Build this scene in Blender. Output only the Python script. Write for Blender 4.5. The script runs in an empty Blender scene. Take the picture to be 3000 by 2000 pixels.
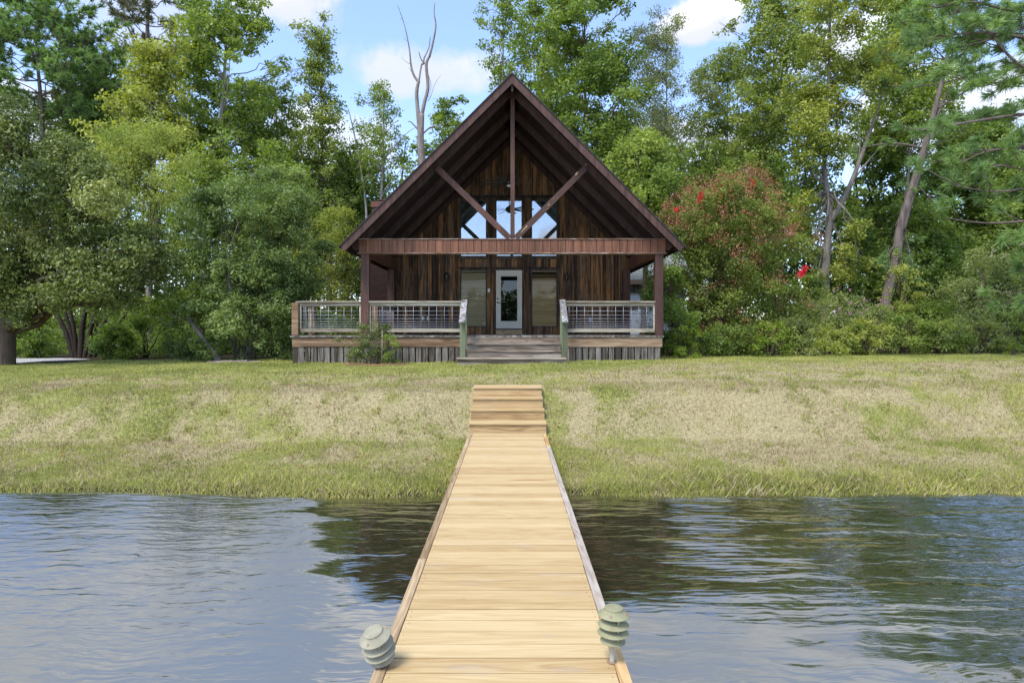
import bpy, math, random
import numpy as np
from mathutils import Vector, Matrix, Euler
R = math.radians
sc = bpy.context.scene
COL = sc.collection

# ---------------------------------------------------------------- camera
F, CX, HY, EYE = 1900.0, 1495.0, 967.0, 1.63      # focal length and axis in photograph pixels, eye height over the dock
cam_d = bpy.data.cameras.new('camera')
cam = bpy.data.objects.new('camera', cam_d); COL.objects.link(cam)
cam.location = (0, 0, EYE); cam.rotation_euler = (R(90), 0, 0)
cam_d.sensor_width = 36; cam_d.lens = F / 3000 * 36
cam_d.shift_x = 5 / 3000; cam_d.shift_y = -33 / 3000
cam_d.clip_start = 0.05; cam_d.clip_end = 3000
sc.camera = cam
sc.view_settings.view_transform = 'Standard'
sc.view_settings.look = 'None'
sc.view_settings.gamma = 1
sc.cycles.use_denoising = True
sc.cycles.denoising_input_passes = 'RGB_ALBEDO_NORMAL'
sc.cycles.denoising_prefilter = 'NONE'
sc.view_settings.exposure = 1.42

SUN_EL, SUN_AZ = 56.0, -142.0     # azimuth from +Y (into the picture), negative = west/left; slightly behind the camera
def nodes_of(m):
    m.use_nodes = True
    t = m.node_tree; t.nodes.clear()
    return t, t.nodes, t.links
class NT:
    """small node-tree writer"""
    def __init__(s, tree): s.t, s.n, s.l = tree, tree.nodes, tree.links
    def new(s, typ, **kw):
        n = s.n.new(typ)
        for k, v in kw.items():
            if k == 'inp':
                for kk, vv in v.items(): s.set(n, kk, vv)
            else: setattr(n, k, v)
        return n
    def set(s, n, k, v):
        if isinstance(v, bpy.types.NodeSocket): s.l.new(v, n.inputs[k])
        else: n.inputs[k].default_value = v
    def math(s, op, a, b=0.0, c=None, clamp=False):
        n = s.new('ShaderNodeMath', operation=op, use_clamp=clamp)
        s.set(n, 0, a); s.set(n, 1, b)
        if c is not None: s.set(n, 2, c)
        return n.outputs[0]
    def vmath(s, op, a, b=(0, 0, 0)):
        n = s.new('ShaderNodeVectorMath', operation=op)
        s.set(n, 0, a)
        if op == 'SCALE': s.set(n, 'Scale', b)
        else: s.set(n, 1, b)
        return n.outputs[0]
    def mix(s, fac, a, b, blend='MIX'):
        n = s.new('ShaderNodeMix', data_type='RGBA', blend_type=blend)
        s.set(n, 0, fac); s.set(n, 6, a); s.set(n, 7, b)
        return n.outputs[2]
    def ramp(s, fac, stops, interp='LINEAR'):
        n = s.new('ShaderNodeValToRGB'); n.color_ramp.interpolation = interp
        e = n.color_ramp.elements
        while len(e) < len(stops): e.new(0.5)
        for i, (p, c) in enumerate(stops):
            e[i].position = p
            e[i].color = (c, c, c, 1) if isinstance(c, (int, float)) else (*c[:3], 1)
        s.set(n, 0, fac)
        return n.outputs[0]
    def noise(s, vec, scale=1.0, detail=3.0, rough=0.5, dist=0.0):
        n = s.new('ShaderNodeTexNoise')
        s.set(n, 'Vector', vec); s.set(n, 'Scale', scale); s.set(n, 'Detail', detail)
        s.set(n, 'Roughness', rough); s.set(n, 'Distortion', dist)
        return n.outputs[0]
    def smooth(s, v, a, b):
        n = s.new('ShaderNodeMapRange', interpolation_type='SMOOTHSTEP')
        s.set(n, 0, v); s.set(n, 1, a); s.set(n, 2, b)
        return n.outputs[0]
    def mapv(s, vec, scale=(1, 1, 1), loc=(0, 0, 0), rot=(0, 0, 0)):
        n = s.new('ShaderNodeMapping')
        s.set(n, 'Vector', vec); s.set(n, 'Scale', scale); s.set(n, 'Location', loc); s.set(n, 'Rotation', rot)
        return n.outputs[0]

# ---------------------------------------------------------------- sky
W = bpy.data.worlds.new('World'); sc.world = W; W.use_nodes = True
W.node_tree.nodes.clear()
k = NT(W.node_tree)
sky = k.new('ShaderNodeTexSky', sky_type='NISHITA', sun_disc=False)
sky.sun_elevation = R(SUN_EL); sky.sun_rotation = R(SUN_AZ)
sky.air_density = 1.0; sky.dust_density = 0.6; sky.ozone_density = 2.0; sky.altitude = 50
gen = k.new('ShaderNodeTexCoord').outputs['Generated']
sep = k.new('ShaderNodeSeparateXYZ', inp={0: gen})
dx, dy, dz = sep.outputs
az = k.math('ARCTAN2', dx, dy)                          # compass angle, 0 = over the house
el = k.math('ARCSINE', dz)
n1 = k.noise(gen, 7.0, 6.0, 0.6)
n2 = k.noise(gen, 2.3, 5.0, 0.62, 0.3)
n3 = k.noise(k.vmath('ADD', gen, (3.1, 1.7, 0.4)), 20.0, 4.0, 0.6)
cover = None; shade = None
# cumulus clouds: compass angle, elevation, half width, half height (degrees), thickness
for (a, e, w, h, f) in [   # f under 0.9: thin or shaded cloud
                        (-19.5, 26.6, 5.6, 5.0, 1.0), (-8.6, 21.2, 7.0, 3.0, .88), (-29.5, 23.0, 6.0, 4.0, .55), (17.0, 24.2, 4.8, 2.6, 1.0), (8.0, 28.5, 3.0, 1.8, .9),
                        (27.0, 21.0, 6.0, 3.4, .9), (33.5, 15.0, 8.0, 4.5, .8), (0.0, 12.0, 9.0, 3.0, .8), (-16.0, 15.0, 7.0, 4.0, .8), (-11.0, 29.5, 5.0, 1.6, .35), (14.0, 14.0, 8.0, 4.0, .7), (-34.0, 14.0, 8.0, 4.0, .8),
                        (176.3, 7.6, 1.5, 2.0, .9), (150.0, 16.0, 14.0, 5.0, .9), (-150.0, 14.0, 12.0, 4.0, .8)]:
    u = k.math('DIVIDE', k.math('SUBTRACT', az, R(a)), R(w) / math.cos(R(e)))
    v = k.math('DIVIDE', k.math('SUBTRACT', el, R(e)), R(h))
    vv = k.math('MULTIPLY', v, k.math('ADD', 1.0, k.math('MULTIPLY', k.math('LESS_THAN', v, 0.0), 0.45)))   # flatter base
    r2 = k.math('ADD', k.math('MULTIPLY', u, u), k.math('MULTIPLY', vv, vv))
    c = k.math('SUBTRACT', 1.0, r2)
    c = k.math('ADD', c, k.math('MULTIPLY', k.math('SUBTRACT', n1, 0.5), 3.0))
    c = k.math('ADD', c, k.math('MULTIPLY', k.math('SUBTRACT', n3, 0.5), 0.9))
    c = k.math('MULTIPLY', k.smooth(c, -0.05, 0.75), f)
    s = k.math('MULTIPLY', k.math('MULTIPLY', c, .12 if f in (.88, .55) else .85), k.smooth(k.math('ADD', v, k.math('MULTIPLY', k.math('SUBTRACT', n1, .5), 2.4)), -0.35, 0.9))
    cover = c if cover is None else k.math('MAXIMUM', cover, c)
    shade = s if shade is None else k.math('MAXIMUM', shade, s)
# broken cloud layer overhead
den = k.math('ADD', k.math('MAXIMUM', dz, 0.02), 0.12)
cmb = k.new('ShaderNodeCombineXYZ', inp={0: k.math('DIVIDE', dx, den), 1: k.math('DIVIDE', dy, den), 2: 0.0}).outputs[0]
n4 = k.noise(cmb, 1.15, 7.0, 0.62, 0.4)
hi = k.math('MULTIPLY', k.math('MULTIPLY', k.smooth(n4, 0.33, 0.54), k.smooth(el, R(29), R(38))), k.math('SUBTRACT', 1.0, k.math('MULTIPLY', k.smooth(el, R(38), R(47)), .62)))
cover = k.math('MAXIMUM', cover, k.math('MULTIPLY', hi, 0.85))
shade = k.math('MAXIMUM', shade, k.math('MULTIPLY', hi, k.smooth(n2, 0.42, 0.6)))
bg = k.new('ShaderNodeBackground')
ccol = k.mix(shade, (2.3, 2.4, 2.7, 1), (4.2, 4.18, 4.25, 1))
skyc = k.mix(1.0, sky.outputs[0], (.86, .86, .99, 1), 'MULTIPLY')
skyc = k.mix(k.math('ADD', .06, k.math('MULTIPLY', k.smooth(el, R(24), R(45)), .25)), skyc, (3.4, 4.2, 5.6, 1))
k.set(bg, 0, k.mix(cover, skyc, ccol)); k.set(bg, 1, 0.145)
k.l.new(bg.outputs[0], k.new('ShaderNodeOutputWorld').inputs[0])

sun_d = bpy.data.lights.new('sun', 'SUN'); sun_d.energy = 1.75; sun_d.angle = R(20); sun_d.color = (1, .955, .89)
sun = bpy.data.objects.new('sun', sun_d); COL.objects.link(sun)
sdir = Vector((math.sin(R(SUN_AZ)) * math.cos(R(SUN_EL)), math.cos(R(SUN_AZ)) * math.cos(R(SUN_EL)), math.sin(R(SUN_EL))))
sun.rotation_euler = sdir.to_track_quat('Z', 'Y').to_euler()
sun.location = (-30, -20, 40)

# ---------------------------------------------------------------- helpers
def tag(o, label=None, cat=None, group=None, kind=None):
    if label: o['label'] = label
    if cat: o['category'] = cat
    if group: o['group'] = group
    if kind: o['kind'] = kind
    return o
def empty(name, loc, label=None, cat=None, group=None):
    o = bpy.data.objects.new(name, None); COL.objects.link(o)
    o.location = loc; o.empty_display_size = .3
    return tag(o, label, cat, group)
def adopt(o, parent):
    """child keeps its place"""
    def world(q):
        return (world(q.parent) @ q.matrix_parent_inverse if q.parent else Matrix()) @ q.matrix_basis
    o.parent = parent
    o.matrix_parent_inverse = world(parent).inverted()
def mesh_from(name, v, loops, sizes, tint=None, smooth=False):
    me = bpy.data.meshes.new(name)
    nv, nf = len(v), len(sizes)
    me.vertices.add(nv); me.vertices.foreach_set('co', np.asarray(v, np.float32).ravel())
    me.loops.add(len(loops)); me.loops.foreach_set('vertex_index', np.asarray(loops, np.int32))
    me.polygons.add(nf)
    st = np.zeros(nf, np.int32); st[1:] = np.cumsum(sizes)[:-1]
    me.polygons.foreach_set('loop_start', st)
    if smooth: me.polygons.foreach_set('use_smooth', np.ones(nf, bool))
    if tint is not None:
        a = me.attributes.new('tint', 'FLOAT', 'FACE'); a.data.foreach_set('value', np.asarray(tint, np.float32))
    me.update(calc_edges=True)
    return me
def link(name, me, mat, parent=None, local=False):
    o = bpy.data.objects.new(name, me); COL.objects.link(o)
    if mat is not None: me.materials.append(mat)
    if parent is not None:
        if local: o.parent = parent
        else: adopt(o, parent)
    return o
class MB:
    def __init__(s, seed=1): s.v, s.f, s.t, s.sm, s.rng = [], [], [], [], random.Random(seed)
    def _add(s, vs, fs, t, sm=False):
        b = len(s.v); s.v += [tuple(x) for x in vs]
        if t is None: t = s.rng.random()
        for f in fs: s.f.append([b + i for i in f]); s.t.append(t); s.sm.append(sm)
    def box(s, x0, x1, y0, y1, z0, z1, t=None):
        s._add([(x0, y0, z0), (x1, y0, z0), (x1, y1, z0), (x0, y1, z0), (x0, y0, z1), (x1, y0, z1), (x1, y1, z1), (x0, y1, z1)],
               [(0, 3, 2, 1), (4, 5, 6, 7), (0, 1, 5, 4), (1, 2, 6, 5), (2, 3, 7, 6), (3, 0, 4, 7)], t); return s
    def beam(s, p0, p1, w, h, up=(0, 0, 1), t=None):
        p0, p1 = Vector(p0), Vector(p1); d = (p1 - p0).normalized()
        a = d.cross(Vector(up)).normalized() * (w / 2); b = a.cross(d).normalized() * (h / 2)
        vs = [p + i * a + j * b for p in (p0, p1) for (i, j) in ((-1, -1), (1, -1), (1, 1), (-1, 1))]
        s._add(vs, [(3, 2, 1, 0), (4, 5, 6, 7), (0, 1, 5, 4), (1, 2, 6, 5), (2, 3, 7, 6), (3, 0, 4, 7)], t); return s
    def prism(s, poly, y0, y1, t=None):
        """polygon in the x-z plane (counter-clockwise seen from -y) pushed from y0 to y1"""
        n = len(poly)
        vs = [(x, y0, z) for x, z in poly] + [(x, y1, z) for x, z in poly]
        fs = [tuple(range(n)), tuple(range(2 * n - 1, n - 1, -1))] + [((i + 1) % n, i, n + i, n + (i + 1) % n) for i in range(n)]
        s._add(vs, fs, t); return s
    def chevron(s, cx, y0, y1, zt, tv, hw, t=None):
        hb = hw - tv / 2
        top = [(cx - hw, zt - hw), (cx, zt), (cx + hw, zt - hw)]
        bot = [(cx - hb, zt - tv - hb), (cx, zt - tv), (cx + hb, zt - tv - hb)]
        vs = [(x, y, z) for y in (y0, y1) for (x, z) in top + bot]
        fs = [(3, 4, 1, 0), (4, 5, 2, 1), (6, 7, 10, 9), (7, 8, 11, 10), (0, 1, 7, 6), (1, 2, 8, 7), (9, 10, 4, 3), (10, 11, 5, 4), (3, 0, 6, 9), (2, 5, 11, 8)]
        s._add(vs, fs, t); return s
    def tube(s, pts, radii, n=8, t=None, cap=True):
        pts = [Vector(p) for p in pts]
        if not hasattr(radii, '__len__'): radii = [radii] * len(pts)
        vs = []; a = None
        for i, p in enumerate(pts):
            d = (pts[min(i + 1, len(pts) - 1)] - pts[max(i - 1, 0)])
            if d.length < 1e-9: d = Vector((0, 0, 1))
            d.normalize()
            if a is None:
                a = d.orthogonal().normalized()
            else:
                a = a - d * a.dot(d)
                a = d.orthogonal().normalized() if a.length < 1e-6 else a.normalized()
            b = d.cross(a)
            for q in range(n):
                th = 2 * math.pi * q / n
                vs.append(p + (a * math.cos(th) + b * math.sin(th)) * radii[i])
        fs = []
        for i in range(len(pts) - 1):
            for q in range(n):
                r = (q + 1) % n
                fs.append((i * n + q, i * n + r, (i + 1) * n + r, (i + 1) * n + q))
        if cap:
            fs.append(tuple(reversed(range(n)))); fs.append(tuple(range((len(pts) - 1) * n, len(pts) * n)))
        s._add(vs, fs, t, True); return s
    def lathe(s, prof, n=32, c=(0, 0, 0), t=None):
        vs = []
        for (r, z) in prof:
            for q in range(n):
                th = 2 * math.pi * q / n
                vs.append((c[0] + r * math.cos(th), c[1] + r * math.sin(th), c[2] + z))
        fs = []
        for i in range(len(prof) - 1):
            for q in range(n):
                r = (q + 1) % n
                fs.append((i * n + q, i * n + r, (i + 1) * n + r, (i + 1) * n + q))
        s._add(vs, fs, t, True); return s
    def mesh(s, name):
        loops = [i for f in s.f for i in f]
        me = mesh_from(name, s.v, loops, [len(f) for f in s.f], s.t)
        me.polygons.foreach_set('use_smooth', np.array(s.sm, bool))
        return me
    def build(s, name, mat, parent=None, local=False, bevel=0, angle=None):
        o = link(name, s.mesh(name), mat, parent, local)
        if bevel:
            b = o.modifiers.new('soft_edge', 'BEVEL'); b.width = bevel; b.segments = 2; b.limit_method = 'ANGLE'
        return o
_tab = np.random.RandomState(7).rand(256, 256)
def vn(x, y, scale, seed=0):
    x = np.asarray(x, float) / scale + 13.7 * seed; y = np.asarray(y, float) / scale + 5.3 * seed
    xi, yi = np.floor(x).astype(int), np.floor(y).astype(int); fx, fy = x - xi, y - yi
    fx, fy = fx * fx * (3 - 2 * fx), fy * fy * (3 - 2 * fy)
    g = lambda a, b: _tab[a & 255, b & 255]
    return (g(xi, yi) * (1 - fx) + g(xi + 1, yi) * fx) * (1 - fy) + (g(xi, yi + 1) * (1 - fx) + g(xi + 1, yi + 1) * fx) * fy
def fbm(x, y, scale, seed=0, oct=3):
    t, a, s = 0, 1, 0
    for o in range(oct): t = t + a * vn(x, y, scale / 2 ** o, seed + o); s += a; a *= .55
    return t / s
def sst(x, a, b):
    t = np.clip((np.asarray(x, float) - a) / (b - a), 0, 1); return t * t * (3 - 2 * t)
def PX(dx, D): return (dx * 1.27551 - CX) * D / F              # a measured spot of the photograph turned into metres at distance D
def PZ(dy, D): return EYE + (HY - dy * 1.27551) * D / F

# ---------------------------------------------------------------- materials
def new_mat(name):
    m = bpy.data.materials.new(name); m.use_nodes = True; m.node_tree.nodes.clear()
    k = NT(m.node_tree)
    out = k.new('ShaderNodeOutputMaterial')
    return m, k, out
def pbsdf(k, out, col, rough=.6, spec=.5, metal=0.0, normal=None):
    b = k.new('ShaderNodeBsdfPrincipled')
    k.set(b, 'Base Color', col if isinstance(col, bpy.types.NodeSocket) else (*col[:3], 1))
    k.set(b, 'Roughness', rough); k.set(b, 'Specular IOR Level', spec); k.set(b, 'Metallic', metal)
    if normal is not None: k.set(b, 'Normal', normal)
    k.l.new(b.outputs[0], out.inputs[0]); return b
def bump(k, h, dist=.01, strength=1.0):
    return k.new('ShaderNodeBump', inp={'Height': h, 'Distance': dist, 'Strength': strength}).outputs[0]
AX = {'x': (.5, 7, 7), 'y': (7, .5, 7), 'z': (7, 7, .5)}
def wood(name, cols, axis='x', contrast=1.0, rough=.7, spec=.3, gscale=1.0, tintvar=.35, knots=True, extra=None, bumpd=.002, ring=.5):
    m, k, out = new_mat(name)
    oc = k.new('ShaderNodeTexCoord').outputs['Object']
    tint = k.new('ShaderNodeAttribute', attribute_name='tint').outputs['Fac']
    off = k.vmath('SCALE', (17.0, 9.0, 23.0), tint)
    p = k.vmath('ADD', k.mapv(oc, tuple(a * gscale for a in AX[axis])), off)
    big = k.noise(p, .8, 3, .55, .8)
    # growth rings: bands of a slowly bent field
    rings = k.math('SINE', k.math('MULTIPLY', k.math('ADD', big, k.math('MULTIPLY', k.noise(p, 1.6, 2, .5, .4), .35)), 46.0))
    rings = k.math('MULTIPLY', k.math('ADD', rings, 1.0), .5)
    fine = k.noise(k.vmath('MULTIPLY', p, (1.6, 1.6, 1.6)), 4.0, 4, .7)
    f = k.math('ADD', k.math('MULTIPLY', big, 1 - ring * .5), k.math('MULTIPLY', rings, ring * .35))
    f = k.math('ADD', f, k.math('MULTIPLY', k.math('SUBTRACT', fine, .5), .5))
    f = k.math('ADD', k.math('MULTIPLY', k.math('SUBTRACT', f, .52), contrast * 1.5), .5)
    f = k.math('ADD', f, k.math('MULTIPLY', k.math('SUBTRACT', tint, .5), tintvar))
    n = len(cols)
    c = k.ramp(f, [(.15 + .7 * i / max(1, n - 1), x) for i, x in enumerate(cols)])
    if knots:
        vor = k.new('ShaderNodeTexVoronoi', inp={'Vector': k.vmath('ADD', k.mapv(oc, tuple(1.0 if a < 1 else 3.0 for a in AX[axis])), off), 'Scale': 1.3})
        kn = k.smooth(vor.outputs['Distance'], .11, .05)
        c = k.mix(k.math('MULTIPLY', kn, .75), c, (cols[0][0] * .6, cols[0][1] * .5, cols[0][2] * .45, 1))
    if extra: c = extra(k, oc, c, tint)
    pbsdf(k, out, c, rough, spec, normal=bump(k, k.math('ADD', fine, k.math('MULTIPLY', rings, .3)), bumpd))
    return m
def plain(name, col, rough=.5, spec=.4, metal=0.0, var=.15, scale=6.0):
    m, k, out = new_mat(name)
    oc = k.new('ShaderNodeTexCoord').outputs['Object']
    n = k.noise(oc, scale, 5, .65)
    c = k.mix(k.math('MULTIPLY', n, 1.0), tuple(x * (1 - var) for x in col) + (1,), tuple(min(1, x * (1 + var)) for x in col) + (1,))
    pbsdf(k, out, c, k.math('ADD', rough - .08, k.math('MULTIPLY', n, .16)), spec, metal, bump(k, n, .001))
    return m
# ---------------------------------------------------------------- ground
SLOPE = 0.009
def shore(x): return 8.08 + .014 * x + .30 * (vn(x, x * 0, 2.3, 3) - .5) + .16 * (vn(x, x * 0, .6, 9) - .5)
def ground_z(x, y):
    x = np.asarray(x, float); y = np.asarray(y, float)
    d = y - shore(np.clip(x, -40, 40))
    xs = [-900, -90, -70, -60, -9, -3.0, -1.0, -.05, .10, .45, 2.2, 3.3, 4.4, 6.2, 9.4, 14, 60, 600]
    zs = [1.0, .9, .0, -2.2, -2.0, -1.3, -.75, -.46, -.36, -.28, -.10, .58, .67, .72, .765, .78, .80, .80]
    z = np.interp(d, xs, zs)
    w = sst(d, 0, 6)
    z = z + w * SLOPE * np.clip(x, -35, 35)
    z = z + sst(d, 0.1, 1) * (.05 * (fbm(x, y, 1.6, 2) - .5) + .035 * (vn(x, y, .45, 5) - .5))
    z = z + sst(d, 12, 40) * .5 * (vn(x, y, 18, 8) - .5)
    return z
def green_mask(x, y):
    """0 dead straw .. 1 green turf"""
    d = y - shore(np.clip(x, -40, 40))
    t0 = 4.4 + 2.4 * sst(x, .5, 4.5)
    top = sst(d + .8 * (vn(x, y, 1.2, 61) - .5), t0, t0 + 2.2)
    edge = 1 - sst(d, .3, 1.5)
    base = np.where(x < 0, .38, .24) + .12 * sst(x, 5, 11) * (1 - sst(d, 2.2, 4))
    n = fbm(x, y, 3.1, 11, 4); n2 = fbm(x, y, .26, 17, 2)
    g = base - .04 + 1.45 * (n - .5) + 1.1 * (n2 - .5) + .8 * (vn(x * 1.0, y * .8, .6, 23) - .5)
    g = np.clip(g, .05, .78)
    g = np.maximum(g, edge * (.70 + .8 * (n2 - .5)))
    g = np.maximum(g, top * (.92 + .35 * (n2 - .5)))
    return np.clip(g, 0, 1)
def axis(parts):
    a = []
    for lo, hi, st in parts: a.append(np.arange(lo, hi, st))
    return np.concatenate(a + [np.array([parts[-1][1]])])
gx = axis([(-900, -200, 100), (-200, -40, 12), (-40, -20, 1.2), (-20, 20, .14), (20, 40, 1.2), (40, 200, 12), (200, 900, 100)])
gy = axis([(-300, -30, 30), (-30, 6, 2.0), (6, 20, .12), (20, 30, .5), (30, 80, 4), (80, 200, 15), (200, 1500, 100)])
GX, GY = np.meshgrid(gx, gy)
GZ = ground_z(GX, GY)
nx, ny = len(gx), len(gy)
idx = np.arange(nx * ny).reshape(ny, nx)
q = np.stack([idx[:-1, :-1], idx[:-1, 1:], idx[1:, 1:], idx[1:, :-1]], -1).reshape(-1, 4)
me = mesh_from('ground', np.stack([GX, GY, GZ], -1).reshape(-1, 3), q.ravel(), np.full(len(q), 4), smooth=True)
ga = me.attributes.new('green', 'FLOAT', 'POINT'); ga.data.foreach_set('value', green_mask(GX, GY).ravel().astype(np.float32))
m, k, out = new_mat('turf_and_soil')
pos = k.new('ShaderNodeNewGeometry').outputs['Position']
g = k.new('ShaderNodeAttribute', attribute_name='green').outputs['Fac']
f1 = k.noise(pos, 22, 4, .7); f2 = k.noise(pos, 3.0, 4, .6); f3 = k.noise(pos, 75, 2, .6)
straw = k.ramp(k.math('ADD', k.math('MULTIPLY', f1, .7), k.math('MULTIPLY', f3, .3)), [(.25, (.165, .132, .068)), (.5, (.335, .285, .15)), (.72, (.49, .43, .25))])
grn = k.ramp(k.math('ADD', k.math('MULTIPLY', f1, .6), k.math('MULTIPLY', f3, .4)), [(.25, (.10, .115, .028)), (.5, (.24, .265, .068)), (.75, (.39, .40, .12))])
gg = k.math('MULTIPLY', k.smooth(k.math('ADD', g, k.math('MULTIPLY', k.math('SUBTRACT', f1, .5), 1.3)), .15, .85), .9)
c = k.mix(gg, straw, grn)
sy = k.new('ShaderNodeSeparateXYZ', inp={0: pos})
litter = k.ramp(f1, [(.3, (.012, .011, .006)), (.6, (.045, .035, .018)), (.8, (.09, .065, .035))])
wd = k.math('ADD', sy.outputs[1], k.math('MULTIPLY', f2, 1.2))
c = k.mix(k.smooth(wd, 19.3, 20.3), c, litter)                                   # leaf litter under the trees
mud = k.ramp(f1, [(.3, (.012, .012, .006)), (.7, (.05, .045, .02))])
c = k.mix(k.smooth(sy.outputs[2], -.30, -.385), c, mud)
pbsdf(k, out, c, .9, .15, normal=bump(k, k.math('ADD', f1, k.math('MULTIPLY', f3, .5)), .03))
ground = link('ground', me, m); tag(ground, kind='structure')
def gz(x, y): return float(ground_z(np.array([x]), np.array([y]))[0])

# ---------------------------------------------------------------- grass blades
rng = np.random.RandomState(3)
def blades(n, xr, yr, hr, wid, keep, lean_g=.85, lean_s=1.4, xy=None, force=None):
    x = rng.uniform(*xr, n); y = rng.uniform(*yr, n)
    if xy is not None: x, y = xy
    ok = keep(x, y)
    x, y = x[ok], y[ok]
    g = green_mask(x, y); isg = (rng.rand(len(x)) < g * .95 + .03)
    n = len(x)
    if force is not None: isg = rng.rand(n) < force
    h = rng.uniform(*hr, n) * (.7 + .6 * vn(x, y, .5, 21)) 
    d = y - shore(np.clip(x, -40, 40))
    h = h * (.85 + .2 * (1 - sst(d, .25, 1.3)))
    lean = np.where(isg, lean_g, lean_s) * rng.rand(n)
    th = rng.uniform(0, 2 * np.pi, n)
    z = ground_z(x, y) - .006
    px, py = np.cos(th) * np.sin(lean) * h, np.sin(th) * np.sin(lean) * h
    pz = np.cos(lean) * h
    w = wid * rng.uniform(.6, 1.3, n) * (.6 + y / 18)
    ph = rng.uniform(0, np.pi, n)
    wx, wy = np.cos(ph) * w, np.sin(ph) * w
    v = np.zeros((n, 4, 3))
    v[:, 0] = np.stack([x - wx, y - wy, z], -1); v[:, 1] = np.stack([x + wx, y + wy, z], -1)
    v[:, 2] = np.stack([x + px * .55 + wx * .7, y + py * .55 + wy * .7, z + pz * .68], -1)
    v[:, 3] = np.stack([x + px, y + py, z + pz], -1)
    # tint: 0..0.5 straw, 0.5..1 green
    t = np.where(isg, .5 + .5 * np.clip(.5 + .9 * (fbm(x, y, .8, 31) - .5) + .35 * (rng.rand(n) - .5), .02, 1), .48 * np.clip(.5 + .9 * (rng.rand(n) - .5), 0, 1))
    return v, t
def clear(x, y):
    d = y - shore(np.clip(x, -40, 40))
    dock = (x > -.68) & (x < .60) & (y < 11.85)
    house = (x > -6.0) & (x < 4.25) & (y > 17.62)
    stairs = (x > -1.42) & (x < 1.5) & (y > 16.5)
    drive = (x < -13.2) & (y > 18.9)
    vis = np.abs(x + .0) < y * .82 + .5
    return ~dock & ~house & ~stairs & ~drive & vis & (d > -.12)
B = []
B.append(blades(460000, (-10.5, 10.5), (7.6, 12.2), (.03, .08), .0042, lambda x, y: clear(x, y) & (rng.rand(len(x)) < .35 + .65 * green_mask(x, y))))
B.append(blades(290000, (-16.5, 16.5), (12.2, 20.5), (.035, .075), .0055, lambda x, y: clear(x, y) & (rng.rand(len(x)) < .4 + .6 * green_mask(x, y))))
B.append(blades(30000, (1.2, 9.5), (7.75, 8.75), (.045, .11), .0036, lambda x, y: clear(x, y) & (y - shore(x) < .1 + .45 * vn(x, y, 1.1, 51)) & (vn(x, x * 0, .8, 55) > .42), .7, .9))
B.append(blades(9000, (-9.5, -.8), (7.6, 8.5), (.05, .11), .0036, lambda x, y: clear(x, y) & (y - shore(x) < .3) & (vn(x, x * 0, .5, 57) > .5), .7, .9))
B.append(blades(40000, (-9.5, 9.5), (7.7, 9.6), (.035, .085), .004, lambda x, y: clear(x, y) & (rng.rand(len(x)) < (1 - .8 * sst(y - shore(x), .1, 1.1)) * (.25 + 1.1 * (vn(x, y, .5, 41) > .42))), .6))
def clumps_at(m, xr, yr, per, spread):
    cx, cy = rng.uniform(*xr, m), rng.uniform(*yr, m); sp = spread * rng.uniform(.5, 1.4, m)
    return (np.repeat(cx, per) + rng.normal(size=m * per) * np.repeat(sp, per), np.repeat(cy, per) + rng.normal(size=m * per) * np.repeat(sp, per))
# weeds and coarse tufts the mower left, and the ragged fringe at the waterline
B.append(blades(0, (0, 1), (0, 1), (.05, .13), .005, clear, 1.15, 1.2, clumps_at(260, (-10, 10), (8.4, 13.5), 46, .07), .92))
B.append(blades(0, (0, 1), (0, 1), (.05, .12), .0055, clear, 1.2, 1.3, clumps_at(150, (-13, 13), (11.5, 16.5), 34, .08), .7))
B.append(blades(0, (0, 1), (0, 1), (.08, .19), .0042, lambda x, y: clear(x, y) & (y - shore(x) < .5), .9, 1.1, clumps_at(75, (1.0, 9.0), (7.95, 8.45), 60, .09), .72))
B.append(blades(0, (0, 1), (0, 1), (.06, .13), .0042, lambda x, y: clear(x, y) & (y - shore(x) < .5), .9, 1.1, clumps_at(50, (-9.0, -.9), (7.85, 8.3), 50, .09), .75))
# fallen leaves
nl_ = 900; x = np.concatenate([rng.uniform(-10, 10, 400), rng.uniform(-10, -2, 500)]); y = rng.uniform(8.6, 15, nl_); ok = clear(x, y); x, y = x[ok], y[ok]; nl_ = len(x)
z = ground_z(x, y) + rng.uniform(.02, .05, nl_); th = rng.uniform(0, 6.28, nl_); l = rng.uniform(.018, .036, nl_); c_, s_ = np.cos(th) * l, np.sin(th) * l
v = np.stack([np.stack([x - c_, y - s_, z], -1), np.stack([x + s_ * .6, y - c_ * .6, z + .012], -1), np.stack([x + c_, y + s_, z + rng.uniform(-.01, .012, nl_)], -1), np.stack([x - s_ * .6, y + c_ * .6, z + .01], -1)], 1)
B.append((v, np.zeros(nl_)))
v = np.concatenate([b[0] for b in B]); t = np.concatenate([b[1] for b in B]); n = len(v)
lo = np.arange(n * 4).reshape(n, 4)
me = mesh_from('grass', v.reshape(-1, 3), lo.ravel(), np.full(n, 4), t)
m, k, out = new_mat('grass_blades')
tint = k.new('ShaderNodeAttribute', attribute_name='tint').outputs['Fac']
c = k.ramp(tint, [(0, (.25, .105, .04)), (.02, (.19, .14, .075)), (.25, (.40, .325, .18)), (.47, (.57, .485, .29)), (.51, (.15, .175, .036)), (.75, (.33, .35, .082)), (1, (.54, .50, .16))])
pb = k.new('ShaderNodeBsdfPrincipled', inp={'Base Color': c, 'Roughness': .6, 'Specular IOR Level': .2})
tr = k.new('ShaderNodeBsdfTranslucent', inp={'Color': c})
mx = k.new('ShaderNodeMixShader', inp={0: .3}); k.l.new(pb.outputs[0], mx.inputs[1]); k.l.new(tr.outputs[0], mx.inputs[2]); k.l.new(mx.outputs[0], out.inputs[0])
grass = link('grass', me, m); tag(grass, 'short mown grass with dead straw coloured patches on the pond bank', 'grass', kind='stuff')

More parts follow.
